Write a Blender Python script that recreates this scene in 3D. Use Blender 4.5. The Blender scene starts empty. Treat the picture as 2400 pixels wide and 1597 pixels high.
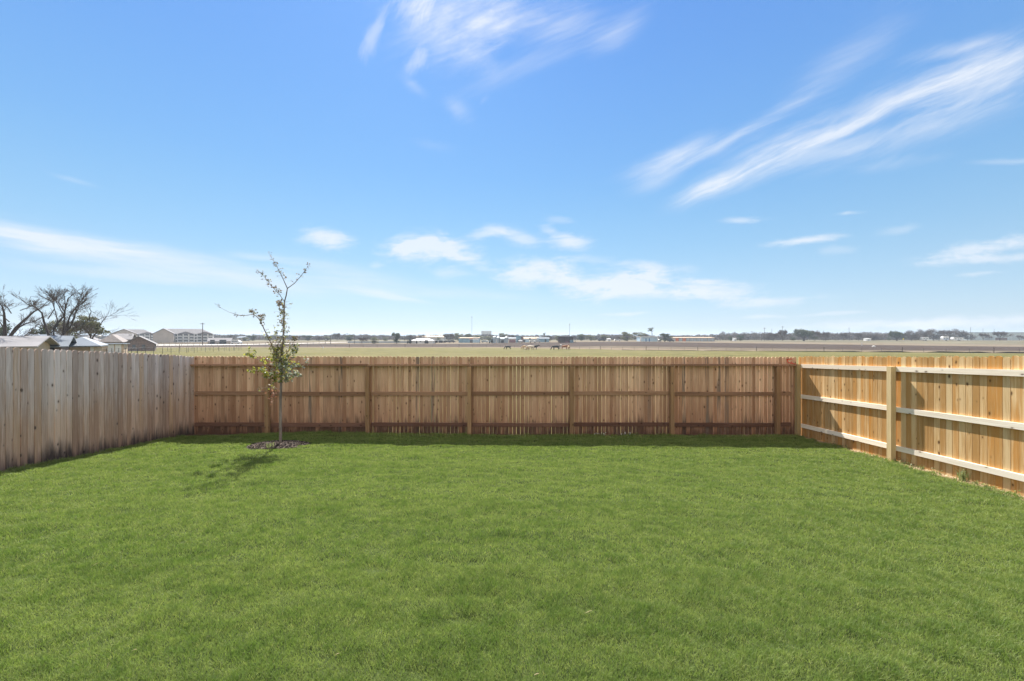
import bpy, bmesh, math, random
import numpy as np
from mathutils import Vector, Matrix, noise as mnoise
R = math.radians
scene = bpy.context.scene
COL = scene.collection
random.seed(7)

# ------------------------------------------------------------------ camera, light, exposure
EYE = 2.38; F = 960.0; HOR = 788.0
cam_d = bpy.data.cameras.new('camera'); cam = bpy.data.objects.new('camera', cam_d); COL.objects.link(cam)
cam.location = (0, 0, EYE); cam.rotation_euler = (R(90), 0, 0)
cam_d.sensor_width = 36; cam_d.lens = 36*F/2400; cam_d.shift_y = -10.5/2400
cam_d.clip_start = 0.05; cam_d.clip_end = 12000
scene.camera = cam
SUN_DIR = Vector((-1, 3.65, 4.1)).normalized()       # towards the sun
sun_d = bpy.data.lights.new('sun', 'SUN'); sun_d.energy = 5.0; sun_d.angle = R(0.6); sun_d.color = (1, .95, .87)
sun = bpy.data.objects.new('sun', sun_d); COL.objects.link(sun)
sun.rotation_euler = (-SUN_DIR).to_track_quat('-Z', 'Y').to_euler(); sun.location = (-20, 60, 80)
scene.view_settings.view_transform = 'Standard'; scene.view_settings.look = 'None'
scene.view_settings.exposure = 1.15; scene.view_settings.gamma = 1
scene.view_settings.use_curve_mapping = False
scene.cycles.max_bounces = 8; scene.cycles.transparent_max_bounces = 12; scene.cycles.volume_bounces = 0
scene.cycles.use_denoising = True

# ------------------------------------------------------------------ node helper
class NT:
    def __init__(s, nt): s.nt = nt; nt.nodes.clear()
    def n(s, kind, props=None, **ins):
        nd = s.nt.nodes.new('ShaderNode'+kind)
        for k, v in (props or {}).items(): setattr(nd, k, v)
        for k, v in ins.items():
            key = int(k[1:]) if k[0] == 'i' and k[1:].isdigit() else k.replace('_', ' ')
            sock = nd.inputs[key]
            if isinstance(v, bpy.types.NodeSocket): s.nt.links.new(v, sock)
            else: sock.default_value = v
        return nd
    def math(s, op, a, b=0.0, c=0.0, clamp=False):
        return s.n('Math', {'operation': op, 'use_clamp': clamp}, i0=a, i1=b, i2=c).outputs[0]
    def vmath(s, op, a, b=(0, 0, 0)):
        nd = s.n('VectorMath', {'operation': op}, i0=a, i1=b)
        return nd.outputs['Value'] if op in ('LENGTH', 'DOT_PRODUCT', 'DISTANCE') else nd.outputs[0]
    def ramp(s, v, a, b, c=0.0, d=1.0, smooth=True):
        return s.n('MapRange', {'interpolation_type': 'SMOOTHSTEP' if smooth else 'LINEAR'}, i0=v, i1=a, i2=b, i3=c, i4=d).outputs[0]
    def mix(s, f, a, b, mode='MIX'):
        nd = s.n('Mix', {'data_type': 'RGBA', 'blend_type': mode})
        for i, v in ((0, f), (6, a), (7, b)):
            if isinstance(v, bpy.types.NodeSocket): s.nt.links.new(v, nd.inputs[i])
            else: nd.inputs[i].default_value = (*v, 1) if i and len(v) == 3 else v
        return nd.outputs[2]
    def noise(s, vec, scale, detail=3.0, rough=.55, dist=0.0):
        return s.n('TexNoise', Vector=vec, Scale=scale, Detail=detail, Roughness=rough, Distortion=dist).outputs[0]
    def mapping(s, vec, loc=(0, 0, 0), rot=(0, 0, 0), scale=(1, 1, 1), kind='POINT'):
        return s.n('Mapping', {'vector_type': kind}, Vector=vec, Location=loc, Rotation=rot, Scale=scale).outputs[0]

# ------------------------------------------------------------------ sky
world = bpy.data.worlds.new('World'); scene.world = world; world.use_nodes = True
w = NT(world.node_tree)
sky = w.n('TexSky', {'sky_type': 'NISHITA', 'sun_disc': False, 'sun_elevation': math.asin(SUN_DIR.z),
                     'sun_rotation': math.atan2(SUN_DIR.x, SUN_DIR.y), 'air_density': 1.0, 'dust_density': 0.25, 'ozone_density': 2.2, 'altitude': 150})
tc = w.n('TexCoord')
sep = w.n('SeparateXYZ', Vector=tc.outputs['Generated'])
yy = w.math('MAXIMUM', sep.outputs[1], 0.02)
u = w.math('DIVIDE', sep.outputs[0], yy); v = w.math('DIVIDE', sep.outputs[2], yy)
uv = w.n('CombineXYZ', X=u, Y=v).outputs[0]
wn = w.n('TexNoise', Vector=uv, Scale=5.0, Detail=3.0)
wv = w.vmath('MULTIPLY', w.vmath('SUBTRACT', wn.outputs[1], (.5, .5, .5)), (.045, .03, 0))
uvw = w.vmath('ADD', uv, wv)
def streak(ang, sc, stretch, lo, hi, det=6.0):
    m = w.mapping(uvw, rot=(0, 0, R(ang)), kind='TEXTURE')
    m = w.mapping(m, scale=(sc/stretch, sc, 1))
    
    m2 = w.mapping(m, scale=(1.6, 4.5, 1)); return w.math('MULTIPLY_ADD', w.math('SUBTRACT', w.noise(m2, 1.0, 5.0, .65, .3), .5), .38, w.noise(m, 1.0, det, .66, .25)), lo, hi
ST = {'r': streak(24, 16, 6, .12, .92), 'l': streak(-7, 15, 8, .08, .85), 'h': streak(3, 25, 2.4, .20, .66), 't': streak(22, 10, 2.2, .14, 1.12), 'v': streak(70, 13, 2.6, .36, .7)}
# (px, py, half length, half width, angle up-right, strength, streak set)
CL = [
 (1120, -40, 230, 150, 5, .75, 't'), (1085, 60, 95, 130, -65, .60, 't'), (1190, 45, 190, 52, 14, .60, 't'), (970, 10, 70, 60, 30, .55, 'v'), (1110, 130, 75, 40, -20, .45, 't'),
 (880, 80, 90, 26, 62, .42, 'v'), (985, 140, 60, 28, 65, .45, 'v'), (1320, 68, 110, 34, 18, .42, 'r'), (1240, 150, 170, 26, 22, .32, 'r'), (1460, 60, 90, 36, 40, .30, 'r'),
 (970, 200, 40, 14, -40, .45, 't'), (1075, 255, 50, 26, -45, .45, 't'), (1130, 230, 36, 22, 60, .22, 'v'), (1005, 335, 60, 14, -15, .20, 't'), (1420, 90, 70, 40, 10, .18, 'r'),
 (1570, 370, 130, 24, 24, .75, 'r'), (1700, 335, 150, 13, 27, .60, 'r'), (1830, 265, 150, 24, 33, .42, 'r'), (1980, 150, 230, 48, 42, .26, 'r'), (1530, 425, 70, 22, 22, .30, 'r'),
 (1660, 445, 95, 26, 27, .85, 'r'), (1760, 395, 120, 34, 22, .60, 'r'), (1870, 335, 140, 22, 24, .65, 'r'), (2020, 285, 240, 16, 24, .62, 'r'), (2060, 250, 300, 42, 20, .50, 'r'),
 (2330, 165, 260, 62, 20, .82, 'r'), (2260, 115, 180, 22, 10, .42, 'r'), (1960, 345, 300, 32, 17, .42, 'r'), (2180, 300, 270, 38, 19, .36, 'r'), (2080, 380, 140, 16, 8, .18, 'r'), (2370, 375, 90, 7, 2, .30, 'l'),
 (1740, 518, 60, 9, 2, .50, 'h'), (1990, 499, 46, 6, 8, .45, 'h'), (1890, 565, 100, 10, 7, .78, 'h'), (2110, 538, 60, 12, 8, .26, 'h'), (1960, 588, 60, 12, 4, .24, 'h'),
 (2330, 575, 170, 18, 11, .72, 'h'), (2310, 606, 170, 12, 5, .60, 'h'), (2290, 641, 60, 7, 4, .50, 'h'),
 (-40, 545, 300, 34, -6, .50, 'l'), (330, 585, 360, 20, -8, .50, 'l'), (250, 600, 380, 28, -9, .62, 'l'), (640, 650, 300, 30, -7, .45, 'l'), (820, 640, 220, 22, -10, .45, 'l'), (300, 645, 330, 14, -6, .42, 'l'),
 (900, 690, 130, 11, -9, .70, 'l'), (170, 420, 60, 6, -12, .25, 'l'), (600, 600, 90, 10, -8, .40, 'l'), (1080, 690, 190, 14, -3, .30, 'l'),
 (765, 563, 70, 26, -10, .85, 'h'), (1010, 585, 110, 34, 0, 1.0, 'h'), (960, 580, 90, 16, 5, .6, 'h'), (1090, 610, 70, 16, -12, .7, 'h'), (1060, 640, 50, 14, 0, .4, 'h'), (885, 622, 22, 8, 0, .3, 'h'),
 (1255, 640, 105, 34, 4, 1.0, 'h'), (1150, 545, 60, 16, 10, .6, 'h'), (1215, 560, 60, 22, -12, .6, 'h'), (1335, 567, 50, 24, -8, .8, 'h'), (1290, 540, 30, 12, -20, .45, 'h'), (1310, 515, 40, 14, 0, .25, 'h'),
 (1420, 665, 120, 34, 3, .95, 'h'), (1510, 660, 90, 26, 8, .6, 'h'), (1640, 680, 150, 22, -2, .85, 'h'), (1520, 628, 110, 14, -3, .6, 'h'), (1680, 657, 60, 9, -2, .6, 'h'), (1500, 690, 160, 18, 0, .4, 'h'), (1800, 705, 140, 14, 3, .6, 'h'),
 (1465, 736, 70, 5, 0, .55, 'h'), (1780, 740, 70, 6, 0, .5, 'h'), (1960, 736, 90, 5, 2, .4, 'h'), (2250, 757, 280, 15, 3, .75, 'h'), (380, 745, 300, 16, 1, .38, 'l'), (2020, 765, 260, 12, 1, .45, 'h'), (1380, 610, 90, 10, -6, .25, 'h'),
]
acc = None
for px, py, la, lb, ang, st, key in CL:
    m = w.mapping(uvw, loc=((px-1200)/F, (HOR-py)/F, 0), rot=(0, 0, R(ang)), scale=(la*1.35/F, lb*1.5/F, 1), kind='TEXTURE')
    f = w.ramp(w.vmath('LENGTH', m), 1.15, 0.0)
    nz, lo, hi = ST[key]
    f = w.math('MULTIPLY', w.math('MULTIPLY', w.math('POWER', f, .6), st), w.ramp(w.math('MULTIPLY_ADD', f, .42, w.math('SUBTRACT', nz, .30)), lo, hi))
    acc = f if acc is None else w.math('ADD', acc, f)
acc = w.math('MINIMUM', w.math('MULTIPLY', acc, .98), .80)
acc = w.math('MULTIPLY', acc, w.ramp(sep.outputs[1], 0.02, 0.12))
SKYK = 0.0645
zc = w.math('MAXIMUM', sep.outputs[2], 0.0)
def zramp(stops):
    nd = w.n('ValToRGB', Fac=zc); cr = nd.color_ramp; cr.interpolation = 'B_SPLINE'
    for i, (p_, c_) in enumerate(stops):
        e_ = cr.elements[i] if i < 2 else cr.elements.new(p_)
        e_.position = p_; e_.color = (*[x/8 for x in c_], 1)
    return w.vmath('SCALE', nd.outputs[0]) if False else w.mix(1.0, nd.outputs[0], (8, 8, 8), 'MULTIPLY')
fac = zramp([(0.0, (.50, .60, .88)), (1.0, (.42, .74, 1.15)), (.08, (.64, .69, .78)), (.2, (.62, .77, .80)), (.36, (.60, .84, .93)), (.62, (.47, .79, 1.15))])
base_ = zramp([(0.0, (5.0, 6.1, 6.95)), (1.0, (1.0, 2.3, 5.6)), (.08, (4.1, 5.65, 6.9)), (.2, (2.75, 4.85, 6.85)), (.36, (1.8, 3.9, 6.9)), (.62, (1.30, 2.95, 6.8))])
tint = w.mix(.55, w.mix(1.0, sky.outputs[0], fac, 'MULTIPLY'), base_)
# bright veil added to the unseen sky overhead and behind camera as fill light
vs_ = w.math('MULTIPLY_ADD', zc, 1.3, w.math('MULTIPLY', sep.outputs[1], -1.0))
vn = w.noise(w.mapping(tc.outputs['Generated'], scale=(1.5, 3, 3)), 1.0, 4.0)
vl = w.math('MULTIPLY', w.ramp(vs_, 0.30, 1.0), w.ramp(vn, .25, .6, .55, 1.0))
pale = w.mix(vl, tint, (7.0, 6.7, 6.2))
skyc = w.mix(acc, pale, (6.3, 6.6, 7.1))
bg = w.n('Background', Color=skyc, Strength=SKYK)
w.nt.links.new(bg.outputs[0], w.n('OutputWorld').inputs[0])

# ------------------------------------------------------------------ object helpers
def tag(o, label=None, cat=None, group=None, kind=None):
    if label: o['label'] = label
    if cat: o['category'] = cat
    if group: o['group'] = group
    if kind: o['kind'] = kind
    return o
def empty(name, loc, label=None, cat=None, group=None, rz=0):
    o = bpy.data.objects.new(name, None); COL.objects.link(o); o.location = loc; o.rotation_euler = (0, 0, rz)
    o.empty_display_size = .2
    return tag(o, label, cat, group)
def children(o): return [c for c in bpy.data.objects if c.parent is o]
def copy_tree(o, parent=None):
    kids = children(o)
    c = o.copy(); COL.objects.link(c)
    if parent: c.parent = parent
    for k in kids: copy_tree(k, c)
    return c
class MB:
    def __init__(s): s.v = []; s.f = []; s.c = []; s.uv = []; s.cur = (.5, .5, .5); s.useuv = False
    def quad(s, *p, uv=None):
        i = len(s.v); s.v += [tuple(q) for q in p]; s.f.append(tuple(range(i, i+len(p)))); s.c += [s.cur]*len(p)
        s.uv += uv if uv else [(0, 0)]*len(p)
    def add(s, vs, fs, uvs=None):
        i = len(s.v); s.v += [tuple(q) for q in vs]; s.c += [s.cur]*len(vs); s.uv += uvs if uvs else [(0, 0)]*len(vs)
        s.f += [tuple(k+i for k in f) for f in fs]
    def box(s, x0, x1, y0, y1, z0, z1):
        s.add([(x0,y0,z0),(x1,y0,z0),(x1,y1,z0),(x0,y1,z0),(x0,y0,z1),(x1,y0,z1),(x1,y1,z1),(x0,y1,z1)],
              [(3,2,1,0),(4,5,6,7),(0,1,5,4),(1,2,6,5),(2,3,7,6),(3,0,4,7)])
    def tube(s, pts, rad, n=6, cap=True):
        rings = []; pts = [Vector(p) for p in pts]
        base = len(s.v)
        for i, p in enumerate(pts):
            d = (pts[min(i+1, len(pts)-1)]-pts[max(i-1, 0)])
            if d.length < 1e-9: d = Vector((0, 0, 1))
            d.normalize(); a = d.orthogonal() if abs(d.z) > .99 else d.cross(Vector((0, 0, 1)))
            a.normalize(); b = d.cross(a)
            r = rad[i] if hasattr(rad, '__len__') else rad
            for k in range(n):
                t = 2*math.pi*k/n; q = p+a*(r*math.cos(t))+b*(r*math.sin(t)); s.v.append(tuple(q)); s.c.append(s.cur); s.uv.append((0, 0))
        for i in range(len(pts)-1):
            for k in range(n):
                a0 = base+i*n+k; a1 = base+i*n+(k+1) % n; s.f.append((a0, a1, a1+n, a0+n))
        if cap:
            s.f.append(tuple(base+k for k in reversed(range(n)))); e = base+(len(pts)-1)*n; s.f.append(tuple(e+k for k in range(n)))
    def rev(s, prof, n=16, cx=0, cy=0):
        base = len(s.v)
        for r, z in prof:
            for k in range(n):
                t = 2*math.pi*k/n; s.v.append((cx+r*math.cos(t), cy+r*math.sin(t), z)); s.c.append(s.cur); s.uv.append((0, 0))
        for i in range(len(prof)-1):
            for k in range(n):
                a0 = base+i*n+k; a1 = base+i*n+(k+1) % n; s.f.append((a0, a1, a1+n, a0+n))
        s.f.append(tuple(base+k for k in reversed(range(n)))); e = base+(len(prof)-1)*n; s.f.append(tuple(e+k for k in range(n)))
    def build(s, name, mat, parent=None, smooth=False, loc=None):
        me = bpy.data.meshes.new(name); me.from_pydata(s.v, [], s.f); me.materials.append(mat)
        ca = me.color_attributes.new('bv', 'FLOAT_COLOR', 'POINT')
        ca.data.foreach_set('color', np.hstack([np.array(s.c, dtype=np.float32), np.ones((len(s.c), 1), np.float32)]).ravel())
        if s.useuv:
            ul = me.uv_layers.new(name='UVMap'); uva = np.array(s.uv, dtype=np.float32)
            li = np.zeros(len(me.loops), dtype=np.int32); me.loops.foreach_get('vertex_index', li)
            ul.data.foreach_set('uv', uva[li].ravel())
        if smooth: me.polygons.foreach_set('use_smooth', [True]*len(me.polygons))
        me.update()
        o = bpy.data.objects.new(name, me); COL.objects.link(o)
        if parent: o.parent = parent
        if loc: o.location = loc
        return o

# ------------------------------------------------------------------ terrain heights
FY = [(10, 0), (70, -1.2), (104, -1.95), (155, -2.9), (200, -2.62), (300, -1.42), (500, -1.8), (900, -2.4), (3500, -5), (9000, -5)]
def fz(Y):
    for (a, za), (b, zb) in zip(FY, FY[1:]):
        if Y <= b: return za+(zb-za)*(Y-a)/(b-a)
    return FY[-1][1]
FXR, FXL, FYB = 6.88, -7.64, 9.85
def slope(X): 
    t = min(1, max(0, (X-FXL)/(FXR-FXL))); return .085+(.05-.085)*t
def zt(X, Y):
    if Y >= 10: return fz(Y)
    t = min(1, max(0, (X-FXL)/(FXR-FXL)))
    return (10-max(Y, -25))*slope(X)*(1 if Y > -5 else 1) + (.03*(1-t))*max(0, min(1, (10-Y)/.5))
def at(px, D, dz=0): X = (px-1200)*D/F; return Vector((X, D, zt(X, D)+dz))
def rowz(row, D): return EYE-(row-HOR)*D/F
# ------------------------------------------------------------------ materials
def newmat(name):
    m = bpy.data.materials.new(name); m.use_nodes = True; return m, NT(m.node_tree)
def finish(g, color, rough=.7, bump=None, strength=.3, spec=.3, metallic=0.0, dist=.01, normal=None):
    b = g.n('BsdfPrincipled', Roughness=rough, Metallic=metallic)
    b.inputs['Specular IOR Level'].default_value = spec
    if isinstance(color, bpy.types.NodeSocket): g.nt.links.new(color, b.inputs[0])
    else: b.inputs[0].default_value = (*color, 1)
    if bump is not None:
        bn = g.n('Bump', Strength=strength, Distance=dist, Height=bump); g.nt.links.new(bn.outputs[0], b.inputs['Normal'])
    g.nt.links.new(b.outputs[0], g.n('OutputMaterial').inputs[0]); return b
def simple(name, col, rough=.7, scale=3.0, amt=.25, metallic=0.0, spec=.3, stretch=(1, 1, 1), attr=0.0):
    m, g = newmat(name)
    tcn = g.n('TexCoord').outputs['Object']
    f = g.noise(g.mapping(tcn, scale=stretch), scale, 4.0)
    f = g.ramp(f, .3, .7)
    c = g.mix(f, tuple(x*(1-amt) for x in col), tuple(min(.95, x*(1+amt)) for x in col))
    if attr:
        a = g.n('Attribute', {'attribute_name': 'bv'}); s = g.n('SeparateColor', Color=a.outputs['Color'])
        k = g.ramp(s.outputs[0], 0, 1, 1-attr, 1+attr, smooth=False)
        c = g.mix(1.0, c, g.n('CombineColor', Red=k, Green=k, Blue=k).outputs[0], 'MULTIPLY')
    finish(g, c, rough, metallic=metallic, spec=spec); return m
def wood(name, light, dark, low=None, stain=.0, stain_h=.5, tints=None, grain=1.0, stain_col=(.03, .022, .02), knots=1.0, blotch=0.0, alt=None, altp=.0):
    """boards: UV.x = across the board (metres, offset per board), UV.y = up it; attribute = (random, random, height above base)"""
    m, g = newmat(name)
    uvn = g.n('TexCoord').outputs['UV']
    a = g.n('Attribute', {'attribute_name': 'bv'}); s = g.n('SeparateColor', Color=a.outputs['Color'])
    r1, r2, hh = s.outputs[0], s.outputs[1], s.outputs[2]
    warp = g.vmath('ADD', uvn, g.vmath('MULTIPLY', g.vmath('SUBTRACT', g.n('TexNoise', Vector=g.mapping(uvn, scale=(4, 2.2, 1)), Scale=1.0, Detail=2.0).outputs[1], (.5, .5, .5)), (.05, 0, 0)))
    fine = g.noise(g.mapping(warp, scale=(150*grain, 3.5, 1)), 1.0, 4.0, .6)
    wide = g.noise(g.mapping(warp, scale=(34*grain, 1.1, 1)), 1.0, 3.0, .55, .6)
    t = g.math('ADD', g.math('MULTIPLY', fine, .5), g.math('MULTIPLY', wide, .7))
    t = g.math('ADD', t, g.ramp(r1, 0, 1, -.2, .2, smooth=False))
    c = g.mix(g.ramp(t, .38, .86), dark, light)
    if low: c = g.mix(g.ramp(g.math('MULTIPLY_ADD', g.noise(g.mapping(uvn, scale=(9, 1.3, 1)), 1.0, 4.0, .6), 1.5, g.math('MULTIPLY', hh, -1.0)), -.75, .35), c, g.mix(1.0, c, low, 'MULTIPLY'))
    if alt: c = g.mix(g.math('MULTIPLY', g.ramp(r2, 1-altp, 1.0), g.ramp(g.noise(g.mapping(warp, scale=(20, .9, 1)), 1.0), .35, .6)), c, alt)
    k = g.ramp(r2, 0, 1, .86, 1.16, smooth=False)
    c = g.mix(1.0, c, g.n('CombineColor', Red=k, Green=k, Blue=k).outputs[0], 'MULTIPLY')
    if knots:
        vo = g.n('TexVoronoi', {'voronoi_dimensions': '2D'}, Vector=g.mapping(warp, scale=(8.5, 4.6, 1)), Scale=1.0, Randomness=1.0)
        kr = g.math('MULTIPLY', g.ramp(g.n('SeparateColor', Color=vo.outputs['Color']).outputs[0], .68, 1.0, 0.0, .12, smooth=False), knots)
        kf = g.math('LESS_THAN', vo.outputs['Distance'], kr)
        kd = g.ramp(g.math('SUBTRACT', vo.outputs['Distance'], kr), 0.0, .14, .5, 0.0)
        kd = g.math('MULTIPLY', kd, g.math('GREATER_THAN', kr, .01))
        c = g.mix(kd, c, tuple(x*.55 for x in dark))
        c = g.mix(g.math('MULTIPLY', kf, .85), c, (dark[0]*.22, dark[1]*.18, dark[2]*.17))
    if blotch:
        bl = g.ramp(g.noise(g.mapping(uvn, scale=(2.2, 1.1, 1)), 1.0, 4.0, .6), .52, .74, 0, blotch)
        c = g.mix(bl, c, tuple(x*.42 for x in dark))
    if stain:
        sn = g.noise(g.mapping(uvn, scale=(16, 2.0, 1)), 1.0, 4.0, .6)
        lim = g.math('MULTIPLY_ADD', sn, 1.5*stain_h, g.math('MULTIPLY_ADD', r1, .6*stain_h, -.55*stain_h))
        sf = g.ramp(g.math('SUBTRACT', hh, lim), .16, -.22, 0.0, stain)
        c = g.mix(sf, c, stain_col)
    finish(g, c, .82, bump=fine, strength=.25, dist=.003, spec=.15); return m

M = {}
M['wood_back'] = wood('cedar_back_fence', (.74, .51, .355), (.46, .275, .175), low=(.80, .71, .68), stain=.8, stain_h=.52, stain_col=(.05, .026, .022), blotch=.25, alt=(.20, .15, .12), altp=.10)
M['wood_left'] = wood('weathered_left_fence', (.72, .615, .575), (.43, .325, .28), low=(.90, .75, .62), stain=.9, stain_h=.34, stain_col=(.028, .024, .028), blotch=.12, alt=(.52, .35, .22), altp=.16)
M['wood_right'] = wood('fresh_right_fence', (.70, .50, .27), (.45, .245, .085), stain=.25, stain_h=.2, stain_col=(.14, .07, .04), grain=.62, blotch=.2, alt=(.46, .21, .05), altp=.62)
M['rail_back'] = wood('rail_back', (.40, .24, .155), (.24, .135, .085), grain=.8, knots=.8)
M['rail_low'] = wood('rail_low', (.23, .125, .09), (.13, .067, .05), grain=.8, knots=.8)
M['rail_right'] = wood('rail_right', (.93, .84, .72), (.76, .64, .50), grain=.7, knots=.9)
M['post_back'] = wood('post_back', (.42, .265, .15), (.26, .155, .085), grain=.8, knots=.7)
M['post_right'] = wood('post_right', (.60, .46, .26), (.40, .29, .15), grain=.8, knots=.5)
M['soilbits'] = simple('mulch_chips', (.035, .022, .018), .9, 8, .5, attr=.9)
M['straw'] = simple('straw', (.62, .5, .3), .8, 5, .2)
M['red'] = simple('red_paint', (.75, .05, .03), .5)
M['bark'] = simple('young_bark', (.23, .19, .17), .85, 14, .4, stretch=(1, 1, .3))
M['barkfar'] = simple('grey_bark', (.10, .078, .066), .9, 4, .3)
M['barkdark'] = simple('dark_bark', (.062, .05, .046), .9, 4, .3)
M['twig'] = simple('bare_twigs', (.115, .085, .072), .9, .6, .3, attr=.4)
M['twigfar'] = simple('far_twigs', (.13, .105, .09), .9, .2, .3, attr=.4)
def leafmat(name, a, b, trans=.35, attr=.45, rough=.5, spec=.3):
    m, g = newmat(name)
    at_ = g.n('Attribute', {'attribute_name': 'bv'}); s = g.n('SeparateColor', Color=at_.outputs['Color'])
    c = g.mix(s.outputs[0], a, b)
    k = g.ramp(s.outputs[1], 0, 1, 1-attr, 1+attr, smooth=False)
    c = g.mix(1.0, c, g.n('CombineColor', Red=k, Green=k, Blue=k).outputs[0], 'MULTIPLY')
    p = g.n('BsdfPrincipled', Base_Color=c, Roughness=rough); p.inputs['Specular IOR Level'].default_value = spec
    t = g.n('BsdfTranslucent', Color=c)
    mx = g.n('MixShader', i0=trans, i1=p.outputs[0], i2=t.outputs[0])
    g.nt.links.new(mx.outputs[0], g.n('OutputMaterial').inputs[0]); return m
M['ever'] = leafmat('evergreen_leaves', (.045, .065, .028), (.095, .105, .045), .2)
M['olive'] = leafmat('olive_leaves', (.10, .115, .055), (.20, .19, .09), .25)
M['yleaf'] = leafmat('yellow_green_leaves', (.17, .20, .035), (.42, .40, .07), .5)
M['wleaf'] = leafmat('pale_leaves', (.13, .16, .09), (.42, .45, .36), .3, rough=.3, spec=.8)
M['dleaf'] = leafmat('dry_leaves', (.14, .09, .05), (.25, .17, .09), .3)
M['rleaf'] = leafmat('dead_orange_leaves', (.30, .13, .08), (.50, .25, .16), .45)
M['weed'] = leafmat('weed_leaves', (.12, .17, .04), (.34, .38, .16), .45)

# ground: yard soil, field zones, far dry grass
m, g = newmat('ground_cover'); M['ground'] = m
P = g.n('NewGeometry').outputs['Position']; sp = g.n('SeparateXYZ', Vector=P); X, Y = sp.outputs[0], sp.outputs[1]
s1 = g.math('ADD', g.math('MULTIPLY', g.math('SUBTRACT', X, 34.3), .522), g.math('MULTIPLY', g.math('SUBTRACT', Y, 159.0), .853))
s2 = g.math('MULTIPLY', g.math('SUBTRACT', Y, 180.0), .85)
t = g.math('MAXIMUM', s1, s2)
wob = g.noise(g.mapping(P, scale=(.02, .06, 1)), 1.0, 4.0, .6)
tw = g.math('MULTIPLY_ADD', wob, 14.0, g.math('ADD', t, -7.0))
ns = g.noise(g.mapping(P, scale=(.25, .5, 1)), 1.0, 6.0, .7)
nl = g.noise(g.mapping(P, scale=(.02, .05, 1)), 1.0, 4.0, .6)
clump = g.ramp(g.noise(P, 1.6, 4.0, .7), .35, .7)
green = g.mix(g.ramp(ns, .3, .7), (.070, .070, .024), (.195, .168, .062))
green = g.mix(g.ramp(nl, .4, .65, 0, .5), green, (.19, .16, .085))
green = g.mix(g.math('MULTIPLY', clump, .35), green, (.07, .078, .03))
tan = g.mix(g.ramp(ns, .3, .7), (.14, .105, .072), (.225, .175, .125))
gt = g.mix(g.ramp(ns, .3, .7), (.085, .068, .048), (.15, .122, .085))
brown = g.mix(g.ramp(g.noise(g.mapping(P, scale=(.05, .5, 1)), 1.0, 5.0, .7), .3, .7), (.046, .032, .025), (.074, .053, .042))
straw = g.mix(g.ramp(ns, .3, .7), (.13, .105, .075), (.21, .17, .12))
far = g.mix(g.ramp(nl, .35, .65), (.10, .09, .06), (.17, .15, .10))
bs = g.ramp(X, 0.0, 60.0, 12.0, 52.0); be = g.ramp(X, -40.0, 100.0, 48.0, 135.0)
c = g.mix(g.ramp(tw, -1.0, 1.5), green, tan)
c = g.mix(g.math('MULTIPLY', g.ramp(g.math('SUBTRACT', tw, g.ramp(X, 0.0, 60.0, 8.0, 24.0)), -2.0, 2.0), .9), c, gt)
c = g.mix(g.ramp(g.math('SUBTRACT', g.math('MULTIPLY_ADD', wob, 5.0, t), bs), -1.5, 1.5), c, brown)
c = g.mix(g.ramp(g.math('SUBTRACT', t, be), -1.5, 1.5), c, straw)
c = g.mix(g.ramp(g.math('SUBTRACT', t, g.math('ADD', be, 40.0)), -10.0, 25.0), c, far)
# yard soil: dirt by the fences, green thatch under the turf
dn = g.noise(P, 6.0, 5.0, .7)
dirt = g.mix(g.ramp(dn, .3, .7), (.16, .10, .065), (.42, .31, .19))
dirt = g.mix(g.ramp(X, 4.0, 6.4), g.mix(g.ramp(dn, .3, .7), (.07, .045, .032), (.20, .135, .09)), dirt)
thn = g.noise(P, 9.0, 5.0, .7)
thatch = g.mix(g.ramp(thn, .3, .7), (.030, .045, .016), (.075, .10, .034))
ed = g.math('MULTIPLY_ADD', g.noise(P, 3.0, 3.0), .10, -.05)
inl = g.math('MULTIPLY', g.math('GREATER_THAN', g.math('ADD', X, ed), FXL+.16), g.math('LESS_THAN', g.math('ADD', X, ed), FXR-.20))
inl = g.math('MULTIPLY', inl, g.math('LESS_THAN', g.math('ADD', Y, ed), FYB-.27))
yard = g.mix(inl, dirt, thatch)
inyard = g.math('MULTIPLY', g.math('LESS_THAN', Y, FYB+.02), g.math('MULTIPLY', g.math('GREATER_THAN', X, FXL-.05), g.math('LESS_THAN', X, FXR+.05)))
c = g.mix(inyard, c, yard)
finish(g, c, .95, bump=g.noise(P, 12.0, 5.0, .7), strength=.5, dist=.02, spec=.05)

# grass blades: attribute = (per-blade random, patch tone, height 0..1)
m, g = newmat('grass_blades'); M['grass'] = m
a_ = g.n('Attribute', {'attribute_name': 'bv'}); s = g.n('SeparateColor', Color=a_.outputs['Color'])
c = g.mix(s.outputs[0], (.195, .265, .066), (.315, .365, .135))
c = g.mix(g.ramp(s.outputs[1], .25, .8), c, (.135, .208, .050))
c = g.mix(g.ramp(s.outputs[0], .93, .97, 0, .6), c, (.40, .38, .18))
p = g.n('BsdfPrincipled', Base_Color=c, Roughness=.55); p.inputs['Specular IOR Level'].default_value = .22
tt = g.n('BsdfTranslucent', Color=g.mix(1.0, c, (1.15, 1.2, .8), 'MULTIPLY'))
mx = g.n('MixShader', i0=.42, i1=p.outputs[0], i2=tt.outputs[0]); g.nt.links.new(mx.outputs[0], g.n('OutputMaterial').inputs[0])

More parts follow.
